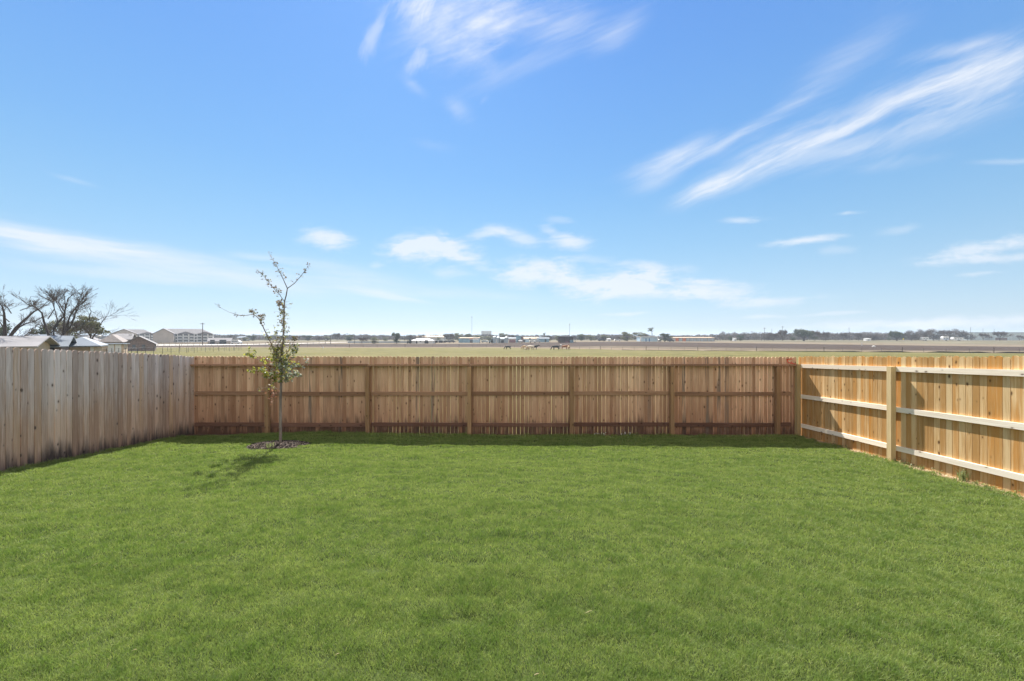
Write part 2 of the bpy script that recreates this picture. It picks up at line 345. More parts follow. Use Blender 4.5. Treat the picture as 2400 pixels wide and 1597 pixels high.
# buildings
M['white'] = simple('white_siding', (.72, .72, .72), .6, .3, .06)
M['cream'] = simple('cream_siding', (.50, .47, .44), .7, .3, .08)
M['beige'] = simple('beige_siding', (.44, .39, .35), .75, .3, .08)
M['tanwall'] = simple('tan_wall', (.50, .38, .27), .8, .5, .1)
M['brick'] = simple('brown_brick', (.20, .14, .12), .85, 2, .2)
M['shingle'] = simple('grey_shingle', (.21, .20, .21), .9, 1.5, .15)
M['shingle2'] = simple('brown_grey_shingle', (.25, .22, .21), .9, 1.5, .15)
M['metalroof'] = simple('pale_metal_roof', (.15, .175, .21), .45, .4, .15, metallic=.1, spec=.5)
M['rusty'] = simple('pale_rusty_metal_roof', (.24, .23, .235), .5, .25, .22, metallic=.1)
M['glass'] = simple('dark_window', (.07, .09, .12), .15, 1, .2, spec=.8)
M['dark'] = simple('dark_opening', (.03, .03, .035), .8)
M['trim'] = simple('white_trim', (.78, .78, .78), .5, 1, .04)
M['bluemetal'] = simple('faded_blue_metal', (.23, .36, .46), .5, .5, .15)
M['bluedoor'] = simple('blue_door', (.05, .16, .36), .5)
M['lblue'] = simple('pale_blue_metal', (.45, .60, .72), .5, .5, .12)
M['galv'] = simple('galvanised_metal', (.38, .43, .47), .4, .6, .15, metallic=.3)
M['warehouse'] = simple('pale_warehouse_metal', (.50, .57, .60), .5, .08, .12, stretch=(6, 6, .1))
M['concrete'] = simple('pale_concrete', (.50, .48, .45), .85, .3, .1)
M['orange'] = simple('orange_door', (.62, .22, .12), .6)
M['purple'] = simple('dull_maroon_wall', (.27, .15, .17), .7)
M['pole'] = simple('pole_wood', (.09, .07, .06), .85)
M['steel'] = simple('dark_steel', (.06, .06, .065), .6)
M['lsteel'] = simple('light_steel', (.55, .56, .58), .5)
M['rubber'] = simple('rubber', (.02, .02, .02), .8)
M['vblue'] = simple('blue_paint', (.06, .22, .60), .4)
M['yellow'] = simple('yellow_paint', (.85, .62, .04), .5)
M['black'] = simple('black_sheet', (.012, .012, .014), .5)
M['cow_black'] = simple('black_hide', (.018, .018, .02), .7, 3, .3)
M['cow_brown'] = simple('brown_hide', (.26, .105, .035), .7, 3, .3)
M['cow_tan'] = simple('tan_hide', (.50, .34, .19), .7, 3, .25)
M['cow_white'] = simple('cream_hide', (.64, .55, .45), .7, 3, .15)
M['rock'] = simple('white_rock', (.7, .68, .64), .8)
M['road'] = simple('pale_road', (.62, .59, .55), .9, .1, .1)

# ------------------------------------------------------------------ ground sheet
def axis(parts):
    out = []
    for a, b, st in parts:
        n = max(1, round((b-a)/st)); out += [a+(b-a)*i/n for i in range(n)]
    out.append(parts[-1][1]); return out
xs = axis([(-3000, -800, 400), (-800, -200, 60), (-200, -12, 12), (-12, 12, .4), (12, 200, 12), (200, 800, 60), (800, 3000, 400)])
ys = axis([(-200, -25, 35), (-25, -2, 2), (-2, 11, .33), (11, 70, 3), (70, 320, 4), (320, 900, 30), (900, 3000, 300)])
gb = MB()
for yv in ys:
    for xv in xs:
        z = zt(xv, yv)
        if yv > 14: z += .10*(mnoise.noise((xv*.05, yv*.05, 3)))*min(1, (yv-14)/30)
        gb.v.append((xv, yv, z)); gb.c.append((.5, .5, .5)); gb.uv.append((0, 0))
nx = len(xs)
for j in range(len(ys)-1):
    for i in range(nx-1): k = j*nx+i; gb.f.append((k, k+1, k+nx+1, k+nx))
tag(gb.build('ground', M['ground'], smooth=True), kind='structure')

# ------------------------------------------------------------------ lawn blades
rng = np.random.default_rng(5)
def vnoise(x, y, seed, f):
    x = x*f+seed*17.3; y = y*f+seed*7.7
    xi = np.floor(x).astype(np.int64); yi = np.floor(y).astype(np.int64); fx = x-xi; fy = y-yi
    fx = fx*fx*(3-2*fx); fy = fy*fy*(3-2*fy)
    def h(a, b):
        n = (a*374761393+b*668265263+seed*974711) & 0xffffffff; n = ((n ^ (n >> 13))*1274126177) & 0xffffffff; return ((n ^ (n >> 16)) & 0xffff)/65535.0
    return (h(xi, yi)*(1-fx)+h(xi+1, yi)*fx)*(1-fy)+(h(xi, yi+1)*(1-fx)+h(xi+1, yi+1)*fx)*fy
TREE = (-4.72, 8.3)
def lawn_points(y0, y1, dens, mx_):
    x0, x1 = FXL+.12, FXR-.14
    n = int((x1-x0)*(y1-y0)*dens); x = rng.uniform(x0, x1, n); y = rng.uniform(y0, y1, n)
    keep = np.abs(x) < 1.27*y+mx_
    e = .10*vnoise(x, y, 3, 2.2)-.05
    keep &= (y+e < FYB-.22-.10*np.exp(-((x+7.2)/.9)**2)*3) & (x+e > FXL+.11) & (x+e < FXR-.13-.06*np.clip((9-y)/4, 0, 1))
    d = np.hypot((x-TREE[0])/.60, (y-TREE[1]+.02)/.46); ang = np.arctan2(y-TREE[1], x-TREE[0])
    keep &= d > 1+.05*np.sin(5*ang)+.04*np.sin(9*ang+1)
    return x[keep], y[keep]
def lawn_z(x, y):
    t = np.clip((x-FXL)/(FXR-FXL), 0, 1)
    return (10-y)*(.085-.035*t)+.03*(1-t)*np.clip((10-y)/.5, 0, 1)
LX, LY, LW = [], [], []
for y0, y1, dens, wd, mg in ((-1, 1.0, 900, .006, 9), (1.0, 2.2, 33000, .0021, 1.0), (2.2, 3.4, 23000, .0026, 1.0), (3.4, 5.0, 13000, .0036, 1.0), (5.0, 7.0, 8200, .0048, 1.0), (7.0, FYB, 5600, .0064, 9)):
    x, y = lawn_points(y0, y1, dens, mg); LX.append(x); LY.append(y); LW.append(np.full(len(x), wd))
x = np.concatenate(LX); y = np.concatenate(LY); wd = np.concatenate(LW); n = len(x)
print('grass blades', n)
ns1 = vnoise(x, y*2.2, 1, 1.6); ns2 = vnoise(x, y*1.6, 2, 5.0); ns3 = vnoise(x, y, 4, 14.0); ns4 = vnoise(x*.5, y*2.0, 6, 1.0)
ns5 = vnoise(x, y, 8, 30.0)
patch = .14*ns1+.20*ns2+.26*ns3+.10*ns4+.34*ns5+.03
hgt = (.019+.015*rng.random(n))*(.75+.5*ns3)*(.75+.55*ns2)
hb1 = vnoise(x+.15*y, y*2.4, 12, 2.6); hb2 = vnoise(x, y*1.8, 13, 6.0)
z = lawn_z(x, y)+.030*hb1+.020*hb2-.014
z += .05*np.exp(-((x+4.2)/1.8)**2-((y-9.3)/.8)**2)
edge = np.minimum(np.minimum(x-(FXL+.11), FXR-.13-x), FYB-.22-y); hgt *= 1+np.clip(1-edge/.14, 0, 1)*rng.uniform(0, 1.5, n)
az = rng.uniform(0, 2*np.pi, n); la = rng.uniform(0, 2*np.pi, n); lean = rng.uniform(.2, 1.35, n)*hgt
wdx = np.cos(az)*wd*.5; wdy = np.sin(az)*wd*.5; lx = np.cos(la)*lean+.008*(ns2-.5); ly = np.sin(la)*lean
V = np.zeros((n, 5, 3), np.float32)
V[:, 0] = np.stack([x-wdx, y-wdy, z], 1); V[:, 1] = np.stack([x+wdx, y+wdy, z], 1)
V[:, 2] = np.stack([x+wdx*.8+lx*.35, y+wdy*.8+ly*.35, z+hgt*.6], 1); V[:, 3] = np.stack([x-wdx*.8+lx*.35, y-wdy*.8+ly*.35, z+hgt*.6], 1)
V[:, 4] = np.stack([x+lx, y+ly, z+hgt], 1)
me = bpy.data.meshes.new('grass'); me.vertices.add(n*5); me.vertices.foreach_set('co', V.ravel())
base = (np.arange(n)*5)[:, None]; loops = (base+np.array([[0, 1, 2, 3, 3, 2, 4]])).astype(np.int32)
me.loops.add(n*7); me.loops.foreach_set('vertex_index', loops.ravel())
ls = np.stack([np.arange(n)*7, np.arange(n)*7+4], 1).astype(np.int32)
me.polygons.add(n*2); me.polygons.foreach_set('loop_start', ls.ravel())
me.update(calc_edges=True); me.materials.append(M['grass'])
ca = me.color_attributes.new('bv', 'FLOAT_COLOR', 'POINT')
C = np.ones((n, 5, 4), np.float32); C[:, :, 0] = rng.random(n)[:, None]; C[:, :, 1] = np.clip(patch*1.0-.05, 0, 1)[:, None]; C[:, :, 2] = np.array([0, 0, .6, .6, 1])[None]
ca.data.foreach_set('color', C.ravel())
go = bpy.data.objects.new('grass', me); COL.objects.link(go); tag(go, 'short green turf grass covering the fenced yard', 'grass', kind='stuff')

# ------------------------------------------------------------------ fences
def picket(mb, P0, ux, un, wdt, h, th, zb, rnd, lean=0.0, flat=False):
    """P0 base centre on plane, ux along fence, un thickness direction; zb base height"""
    hw = wdt/2; dr = .040
    prof = [(-hw, 0), (hw, 0), (hw, h-dr)]+[(hw*math.cos(R(t_))**.8, h-dr+dr*math.sin(R(t_))) for t_ in (28, 52, 75)]+[(-hw*math.cos(R(t_))**.8, h-dr+dr*math.sin(R(t_))) for t_ in (75, 52, 28)]+[(-hw, h-dr)]
    off = rnd.random()*50; voff = rnd.random()*30
    r1, r2 = rnd.random(), rnd.random()
    vs, uvs, cs = [], [], []
    for tside in (0, 1):
        for a, b in prof:
            p = P0+ux*(a+lean*b)+un*(th*tside)+Vector((0, 0, zb+b)); vs.append(p); uvs.append((a+off, b+voff)); cs.append((r1, r2, b))
    k = len(prof)
    i0 = len(mb.v)
    mb.add(vs, [tuple(reversed(range(k))), tuple(range(k, 2*k))]+[(i, (i+1) % k, (i+1) % k+k, i+k) for i in range(k)], uvs)
    mb.c[i0:] = cs
def beam(mb, p0, p1, wn, hz, rnd, hfrac=1.0, upv=Vector((0, 0, 1))):
    """box from p0 to p1 (centre of the hidden face's bottom edge); wn thickness vector; hz height"""
    p0, p1 = Vector(p0), Vector(p1); wn = Vector(wn); off = rnd.random()*50; L = (p1-p0).length
    r1, r2 = rnd.random(), rnd.random(); up = upv*hz
    def face(a, b, c_, d, ul, vl):
        i0 = len(mb.v)
        mb.add([a, b, c_, d], [(0, 1, 2, 3)], [(off, off), (off, off+ul), (off+vl, off+ul), (off+vl, off)]); mb.c[i0:] = [(r1, r2, hfrac)]*4
    W = wn.length; H = hz
    face(p0, p1, p1+up, p0+up, L, H); face(p0+wn+up, p1+wn+up, p1+wn, p0+wn, L, H)
    face(p0+up, p1+up, p1+wn+up, p0+wn+up, L, W); face(p0+wn, p1+wn, p1, p0, L, W)
    face(p0+wn, p0, p0+up, p0+wn+up, W, H); face(p1, p1+wn, p1+wn+up, p1+up, W, H)
def post(mb, x0, y0, z0, z1, w_, rnd):
    beam(mb, (x0, y0, z0), (x0, y0, z1), (w_, 0, 0), w_, rnd, upv=Vector((0, 1, 0)))
rf = random.Random(11)
PITCH = .0925
# back fence
bf = empty('fence', (0, FYB, 0), 'brown cedar picket fence across the back of the yard, rails and posts facing the lawn', 'fence')
def newmb(): q = MB(); q.useuv = True; return q
pxs = [-7.64]+[(p-1200)/98.6 for p in (625, 861, 1100, 1340, 1576, 1824)]+[FXR-.04]
for bi in range(len(pxs)-1):
    a, b = pxs[bi], pxs[bi+1]
    q = newmb(); n_ = round((b-a)/PITCH); pt = (b-a)/n_
    for i in range(n_):
        xc = a+(i+.5)*pt
        gap = rf.choice((.0005, .001, .002, .0035, .006)) if bi < 2 else rf.choice((.001, .003, .005, .008, .010))
        wj = pt-gap
        picket(q, Vector((xc+rf.uniform(-.0012, .0012), 0, 0)), Vector((1, 0, 0)), Vector((0, 1, 0)), wj, 1.90+rf.uniform(-.006, .006), .0155, zt(xc, FYB)-.028, rf, rf.uniform(-.0012, .0012))
    q.build('picket_panel', M['wood_back'], bf)
    xa = a+(.046 if bi else .02); xb = b-(.046 if bi < len(pxs)-2 else .14)
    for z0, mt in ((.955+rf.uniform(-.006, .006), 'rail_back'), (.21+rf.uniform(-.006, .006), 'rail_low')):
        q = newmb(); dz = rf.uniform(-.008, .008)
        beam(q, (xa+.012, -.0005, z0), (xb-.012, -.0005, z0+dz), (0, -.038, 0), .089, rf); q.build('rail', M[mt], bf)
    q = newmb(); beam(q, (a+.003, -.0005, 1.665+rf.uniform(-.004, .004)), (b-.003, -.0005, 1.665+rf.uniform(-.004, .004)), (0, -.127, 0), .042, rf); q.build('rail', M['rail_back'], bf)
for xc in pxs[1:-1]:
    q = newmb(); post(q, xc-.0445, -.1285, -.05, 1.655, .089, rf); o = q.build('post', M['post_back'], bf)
q = MB()
zr = 1.715
for (x0, z0), (x1, z1) in (((6.62, .045), (6.62, .115)), ((6.60, .10), (6.74, .115)), ((6.63, .03), (6.72, .012)), ((6.72, .012), (6.73, .055)), ((6.72, .012), (6.83, -.022)), ((6.78, .0), (6.86, -.02))):
    d = Vector((x1-x0, 0, z1-z0)); nn = Vector((-d.z, 0, d.x)).normalized()*.009
    for off in (-.006,):
        q.quad((x0-nn.x, off, zr+z0-nn.z), (x1-nn.x, off, zr+z1-nn.z), (x1+nn.x, off, zr+z1+nn.z), (x0+nn.x, off, zr+z0+nn.z))
tag(q.build('paint_mark', M['red'], bf), 'small red scribbled mark by the right corner above the top rail')

# right fence (pickets on the far side, rails and posts facing the yard)
def zR(Yv): return .05*(10-Yv)-.0
rfn = empty('fence', (FXR, 0, 0), 'sunlit honey-coloured picket fence on the right with whitish rails', 'fence')
PY = [9.70+.0, 7.295, 4.855, 2.415, -.025]
edges = [FYB-.0]+[p+.0445 for p in PY[1:]]+[-1.2]
for bi in range(len(edges)-1):
    a, b = edges[bi], edges[bi+1]; q = newmb(); n_ = round((a-b)/PITCH); pt = (a-b)/n_
    for i in range(n_):
        yc = a-(i+.5)*pt
        picket(q, Vector((0, yc, 0)), Vector((0, 1, 0)), Vector((1, 0, 0)), pt-rf.choice((.004, .005, .006, .007)), 1.90+rf.uniform(-.012, .012), .0155, zR(yc)-.02, rf, rf.uniform(-.002, .002))
    q.build('picket_panel', M['wood_right'], rfn)
    ya = a-(.13 if bi == 0 else .0); yb = b
    for zo in (.205, .895, 1.615):
        y0 = ya-(.0 if bi == 0 else .003); y1 = yb+.003; ztop = zo
        q = newmb(); beam(q, (-.0005, y0, zR(y0)+zo+rf.uniform(-.004, .004)), (-.0005, y1, zR(y1)+zo+rf.uniform(-.004, .004)), (-.038, 0, 0), .087, rf); q.build('rail', M['rail_right'], rfn)
for i, yp in enumerate(PY):
    q = newmb(); post(q, -.0395-.089, yp, zR(yp)-.05, zR(yp)+(1.70 if i else 1.69), .089, rf); q.build('post', M['post_right'], rfn)

# left fence (flat picket face towards the yard)
def zL(Yv): return zt(FXL, Yv)-.0
lf = empty('fence', (FXL, 0, 0), 'grey weathered picket fence on the left, smooth picket side facing the lawn', 'fence')
ed_ = [FYB+.016, 7.4, 4.96, 2.52, .08, -1.2]
for bi in range(len(ed_)-1):
    a, b = ed_[bi], ed_[bi+1]; q = newmb(); n_ = round((a-b)/PITCH); pt = (a-b)/n_
    for i in range(n_):
        yc = a-(i+.5)*pt
        gp = rf.choice((.006, .0075, .009)) if rf.random() > .05 else .010
        picket(q, Vector((-.0155, yc, 0)), Vector((0, 1, 0)), Vector((1, 0, 0)), pt-gp, 1.865+rf.uniform(-.008, .008), .0155+rf.uniform(-.002, .002), zL(yc)-.005, rf, rf.uniform(-.0015, .0015))
    q.build('picket_panel', M['wood_left'], lf)
    for zo in (.22, .93, 1.60):
        q = newmb(); beam(q, (-.016, a-.002, zL(a)+zo), (-.016, b+.002, zL(b)+zo), (-.038, 0, 0), .087, rf); q.build('rail', M['rail_back'], lf)
    q = newmb(); post(q, -.0545-.089, a-.10, zL(a)-.05, zL(a)+1.70, .089, rf); q.build('post', M['post_back'], lf)
# ------------------------------------------------------------------ young tree, mulch, weeds
def leaf(mb, p, s, rr, a=None, droop=.3):
    d = Vector((rr.uniform(-1, 1), rr.uniform(-1, 1), rr.uniform(-1, .6))).normalized()
    n = d.cross(Vector((rr.uniform(-1, 1), rr.uniform(-1, 1), rr.uniform(-1, 1)))).normalized()
    w_ = s*.32; m1 = p+d*s*.45
    mb.cur = (rr.random(), rr.random(), 0)
    mb.quad(p, m1+n*w_, p+d*s, m1-n*w_)
ry = random.Random(21)
TD = TREE[1]; TX = TREE[0]; tz = zt(TX, TD)
yt = empty('young_tree', (TX, TD, tz), 'slender staked-height young tree with sparse yellow-green leaves in a mulch ring', 'tree')
yt['label'] = 'slender young tree with sparse yellow-green leaves growing from the mulch ring'
def q8(x, y, dy=0.0):
    px, py = 520+x/3.1375, 580+y/3.1375
    return Vector(((px-1200)*TD/F-TX, dy, rowz(py, TD)-tz))
tr = MB()
main = [q8(430, 1478), q8(431, 1400), q8(430, 1250), q8(431, 1100), q8(434, 1000, .01), q8(436, 900, .02), q8(437, 820, .02), q8(438, 760, .03), q8(444, 680, .04), q8(447, 600, .05), q8(449, 500, .04), q8(450, 400, .05)]
main[0].z = -.03
tr.tube(main, [.034, .028, .026, .024, .023, .022, .018, .017, .016, .0145, .014, .0125], 8)
BR = [  # (points, r0, r1)
 ([q8(450, 400, .05), q8(462, 350, .06), q8(470, 300, .06)], .0125, .010),
 ([q8(470, 300, .06), q8(448, 235, .02), q8(425, 170, -.03), q8(395, 105, -.06), q8(360, 50, -.08)], .009, .002),
 ([q8(470, 300, .06), q8(510, 260, .12), q8(545, 205, .18), q8(578, 155, .2), q8(610, 110, .22)], .009, .002),
 ([q8(448, 395, .05), q8(430, 350, -.02), q8(400, 300, -.12), q8(372, 250, -.18), q8(345, 210, -.22), q8(318, 185, -.25)], .007, .002),
 ([q8(450, 400, .05), q8(470, 402, .02), q8(500, 396, 0)], .004, .002),
 ([q8(449, 450, .05), q8(420, 425, .12), q8(390, 400, .16), q8(360, 405, .2)], .005, .0015),
 ([q8(436, 900, .02), q8(410, 840, .0), q8(395, 760, -.05), q8(372, 690, -.08), q8(345, 630, -.1), q8(322, 570, -.12), q8(300, 528, -.12), q8(275, 508, -.1), q8(250, 495, -.1)], .0135, .008),
 ([q8(250, 495, -.1), q8(215, 503, -.14), q8(180, 505, -.18), q8(140, 493, -.2), q8(100, 478, -.22), q8(60, 455, -.24), q8(10, 415, -.25)], .007, .0015),
 ([q8(262, 500, -.1), q8(232, 478, -.02), q8(205, 465, .04)], .006, .002),
 ([q8(322, 570, -.12), q8(338, 530, -.2), q8(352, 500, -.24)], .004, .0015),
 ([q8(395, 760, -.05), q8(415, 680, .1), q8(425, 600, .14), q8(418, 540, .16), q8(400, 470, .2)], .006, .0015),
 ([q8(437, 830, .02), q8(470, 760, .1), q8(505, 700, .12), q8(520, 660, .1)], .006, .0015),
 ([q8(500, 800, .1), q8(522, 780, .05), q8(535, 750, 0), q8(560, 730, -.02)], .004, .0015),
 ([q8(436, 900, .02), q8(480, 850, -.1), q8(500, 800, -.12)], .006, .003),
 ([q8(434, 960, .02), q8(400, 900, -.12), q8(350, 850, -.2), q8(300, 800, -.25), q8(250, 770, -.3)], .007, .0015),
 ([q8(434, 940, .02), q8(380, 880, .15), q8(320, 850, .25), q8(270, 835, .3)], .006, .0015),
 ([q8(434, 960, .02), q8(380, 930, -.1), q8(320, 900, -.15), q8(260, 905, -.2)], .005, .0015),
 ([q8(434, 930, .02), q8(490, 890, .1), q8(540, 865, .15), q8(600, 850, .2)], .006, .0015),
 ([q8(434, 950, .02), q8(480, 930, -.1), q8(530, 930, -.18), q8(575, 935, -.2), q8(620, 948, -.22)], .005, .0012),
 ([q8(434, 900, .02), q8(480, 870, -.14), q8(520, 860, -.22), q8(570, 870, -.3)], .005, .0012),
 ([q8(434, 1000, .01), q8(470, 975, .05), q8(500, 960, .1)], .004, .0015),
 ([q8(432, 1050, .0), q8(400, 1030, -.05), q8(360, 1030, -.08), q8(330, 1030, -.1), q8(275, 1050, -.12)], .004, .0012),
 ([q8(430, 1000, .0), q8(395, 970, -.05), q8(360, 960, -.06), q8(335, 950, -.1)], .004, .0015),
 ([q8(434, 860, .02), q8(425, 800, -.1), q8(440, 730, -.16)], .005, .0015),
]
rv = random.Random(41)
for k in range(20):
    x0 = rv.uniform(395, 455); y0 = rv.uniform(720, 930); dx = rv.uniform(-62, 62); hgt_ = rv.uniform(90, 210); dy = rv.uniform(-.16, .16)
    BR.append(([q8(x0, y0, dy*.2), q8(x0+dx*.45, y0-hgt_*.4, dy*.6), q8(x0+dx*.8, y0-hgt_*.75, dy*.9), q8(x0+dx, y0-hgt_, dy)], .0038, .0010))
for pts, r0, r1 in BR:
    n_ = len(pts); tr.tube(pts, [r0+(r1-r0)*i/(n_-1) for i in range(n_)], 5)
crown_y, crown_w, crown_d, crown_r = MB(), MB(), MB(), MB()
def along(pts, t):
    t *= len(pts)-1; i = min(int(t), len(pts)-2); return pts[i].lerp(pts[i+1], t-i)
def twigs(pts, n_, L, mbs, cnt, s, t0=.2):
    for _ in range(n_):
        p = along(pts, ry.uniform(t0, 1)); d = Vector((ry.uniform(-1, 1), ry.uniform(-1, 1), ry.uniform(-.5, 1))).normalized()
        l = L*ry.uniform(.4, 1.1); e = p+d*l; mid = p.lerp(e, .5)+Vector((0, 0, ry.uniform(-.01, .02)))
        tr.tube([p, mid, e], [.0022, .0017, .001], 3, False)
        for _k in range(ry.randint(*cnt)):
            q = along([p, mid, e], ry.uniform(.2, 1))+Vector((ry.gauss(0, .008), ry.gauss(0, .008), ry.gauss(0, .008)))
            leaf(ry.choice(mbs), q, s*ry.uniform(.6, 1.25), ry)
up = {1: 8, 2: 5, 3: 14, 5: 12, 6: 6, 7: 3, 8: 9, 9: 8, 10: 10, 11: 9}
for i, (pts, r0, r1) in enumerate(BR):
    if i in up: twigs(pts, int(up[i]*2.6), .10, [crown_d, crown_d, crown_w], (2, 5), .040)
twigs(main[7:], 44, .13, [crown_d, crown_w, crown_y], (2, 5), .040, 0)
for i in (10, 6): twigs(BR[i][0][:5], 20, .15, [crown_y, crown_w, crown_d], (2, 6), .040, 0)
for i in (13, 14, 15, 16, 22, 23): twigs(BR[i][0], 14, .16, [crown_y, crown_y, crown_y, crown_w], (6, 13), .054, .15)
for i in (17, 18, 19, 20, 12, 13): twigs(BR[i][0], 13, .17, [crown_w, crown_w, crown_w, crown_y], (5, 11), .052, .15)
for i in range(24, len(BR)): twigs(BR[i][0], 11, .07, [crown_y, crown_w, crown_d], (1, 4), .034, .1)
twigs(BR[21][0], 9, .10, [crown_y, crown_d], (2, 5), .05, .2)
twigs(main[4:7], 34, .2, [crown_y, crown_w], (3, 8), .048, 0)
for _ in range(26):
    p = q8(385+ry.gauss(0, 17), 1100+ry.gauss(0, 30), ry.gauss(-.04, .03)); leaf(crown_r, p, .055*ry.uniform(.6, 1.2), ry)
tr.tube([q8(431, 1065), q8(400, 1085, -.03), q8(380, 1130, -.05)], [.003, .002, .001], 3)
tr.tube([q8(400, 1085, -.03), q8(372, 1100, -.03), q8(360, 1120, -.05)], [.002, .002, .001], 3)
tr.build('trunk', M['bark'], yt, smooth=True)
tag(crown_y.build('leaves', M['yleaf'], yt), 'yellow-green leaves of the lower crown'); tag(crown_w.build('leaves', M['wleaf'], yt), 'pale silvery leaves')
tag(crown_d.build('leaves', M['dleaf'], yt), 'small dry brown leaves near the top'); tag(crown_r.build('leaves', M['rleaf'], yt), 'dead orange-brown leaves on a low twig')

mu = MB(); ry = random.Random(5)
for _ in range(3000):
    a = ry.uniform(0, 2*math.pi); r = math.sqrt(ry.random())*(1 if ry.random() < .94 else 1.22); x = TX+.56*r*math.cos(a)*(1+.04*math.sin(5*a)); y = TD+.43*r*math.sin(a)
    z = zt(x, y)+.05*max(0, 1-r**3)+ry.uniform(.0, .02)
    L = ry.uniform(.015, .05); w_ = ry.uniform(.006, .016); d = Vector((ry.uniform(-1, 1), ry.uniform(-1, 1), ry.uniform(-.5, .5))).normalized()
    n_ = d.cross(Vector((ry.uniform(-1, 1), ry.uniform(-1, 1), 1))).normalized(); n2 = d.cross(n_)*.004
    mu.cur = (ry.random()**4 if ry.random() < .8 else 1.0, ry.random(), 0); p = Vector((x, y, z))
    b = [p-d*L/2-n_*w_/2, p+d*L/2-n_*w_*.3, p+d*L/2+n_*w_*.3, p-d*L/2+n_*w_/2]
    mu.add([q-n2 for q in b]+[q+n2 for q in b], [(3, 2, 1, 0), (4, 5, 6, 7), (0, 1, 5, 4), (1, 2, 6, 5), (2, 3, 7, 6), (3, 0, 4, 7)])
# base mound under the chips
n_ = 28; c0 = len(mu.v); mu.cur = (0, .5, 0)
ring = [(TX, TD, zt(TX, TD)+.03)]+[(TX+.60*math.cos(2*math.pi*k/n_), TD+.455*math.sin(2*math.pi*k/n_), zt(TX+.6*math.cos(2*math.pi*k/n_), TD+.455*math.sin(2*math.pi*k/n_))+.004) for k in range(n_)]
mu.add(ring, [(0, 1+k, 1+(k+1) % n_) for k in range(n_)])
m, g = newmat('mulch'); a_ = g.n('Attribute', {'attribute_name': 'bv'}); s_ = g.n('SeparateColor', Color=a_.outputs['Color'])
finish(g, g.mix(s_.outputs[0], (.018, .013, .012), (.30, .24, .20)), .9); M['mulch'] = m
tag(mu.build('mulch', M['mulch']), 'ring of dark bark mulch chips around the young tree', 'mulch', kind='stuff')

def grass_tuft(pos, label, n_, hmin, hmax, spread, mat='weed', group=None, broad=0, flowers=0):
    o = empty('weed', pos, label, 'weed', group); b = MB()
    for _ in range(n_):
        a = ry.uniform(0, 2*math.pi); L = ry.uniform(hmin, hmax); x0 = Vector((ry.gauss(0, spread*.25), ry.gauss(0, spread*.25), -.01)); sp_ = ry.uniform(.2, 1)*spread
        dv = Vector((math.cos(a), math.sin(a), 0)); sd = Vector((-dv.y, dv.x, 0))*ry.uniform(.002, .0045); b.cur = (ry.random(), ry.random(), 0)
        m1 = x0+dv*sp_*.4+Vector((0, 0, L*.65)); e = x0+dv*sp_+Vector((0, 0, L*ry.uniform(.75, 1)))
        b.quad(x0-sd, x0+sd, m1+sd, m1-sd); b.quad(m1-sd, m1+sd, e)
    b.build('blades', M[mat], o)
    if broad:
        b = MB()
        for _ in range(broad):
            p = Vector((ry.gauss(0, spread*.7), ry.gauss(0, spread*.35), abs(ry.gauss(.03, .025)))); leaf(b, p, ry.uniform(.015, .035), ry)
        b.build('leaves', M['wleaf' if flowers else 'weed'], o)
    if flowers:
        for _ in range(flowers):
            b = MB(); p = Vector((ry.gauss(0, spread*.7), ry.gauss(-.03, .02), ry.uniform(.05, .10))); b.cur = (1, 1, 0)
            for k in range(3): leaf(b, p, .018, ry)
            b.build('flower', M['trim'], o)
    return o
grass_tuft((TX+.03, TD-.36, zt(TX, TD-.36)+.01), 'bright yellow-green grass tuft sprouting at the foot of the young tree', 26, .10, .20, .14)
GR = 'weeds along the foot of the right fence'
yR = lambda px: FXR*F/(px-1200)
for px, lab, n_, h0, h1, sp_, br in [
   (1962, 'small leafy weed between the right corner post and the next post', 6, .03, .07, .04, 26),
   (1978, 'low green weed in shadow at the right fence, beyond the tall post', 8, .03, .06, .05, 24),
   (1992, 'tiny weed at the tip of the big triangular shadow on the right fence', 5, .02, .05, .03, 14),
   (2092, 'pale low weed right at the foot of the second post of the right fence', 4, .02, .05, .04, 30),
   (2108, 'yellow-green weed just right of the second post of the right fence', 16, .03, .09, .05, 18),
   (2122, 'silvery creeping weed in the post shadow on the right fence', 4, .02, .05, .06, 40),
   (2138, 'low creeping weed where the post shadow ends on the right fence', 4, .02, .04, .05, 34),
   (2166, 'thin grassy weed leaning on the right fence', 14, .04, .10, .06, 10),
   (2194, 'small sparse leafy weed left of the tall grass clump', 6, .03, .06, .05, 22),
   (2210, 'little broad-leaved weed close to the tall grass clump', 4, .03, .05, .04, 18),
   (2263, 'tall clump of grass growing against the sunlit right fence', 46, .12, .24, .12, 24),
   (2296, 'yellowish weed on the straw strip right of the tall grass clump', 12, .03, .08, .05, 16),
   (2318, 'small dark green weed on the straw strip by the right fence', 5, .03, .06, .04, 20),
   (2336, 'spindly weed on the straw strip near the frame edge', 8, .04, .08, .05, 14),
   (2388, 'rightmost weed at the edge of the frame by the right fence', 8, .03, .07, .05, 18)]:
    Y_ = yR(px)-.02; X_ = FXR-.07
    grass_tuft((X_, Y_, zt(X_, Y_)+.005), lab, n_+6, h0, h1, sp_, 'weed', GR, br)
GB = 'flowering weeds along the foot of the back fence'
for px, lab in ((1398, 'pale flowering weed left of the fifth bay middle of the back fence'), (1414, 'small white-flowered weed at the back fence between two rail posts'), (1462, 'bushier white-flowered weed at the foot of the back fence'), (1474, 'rightmost white-flowered weed at the foot of the back fence')):
    X_ = (px-1200)*9.6/F; grass_tuft((X_, 9.6, zt(X_, 9.6)+.01), lab, 11, .03, .08, .05, 'weed', GB, 22, 5)
grass_tuft((2.85, 9.66, zt(2.85, 9.66)), 'dark green low weed patch against the middle of the back fence', 20, .03, .09, .16, 'ever', None, 60)
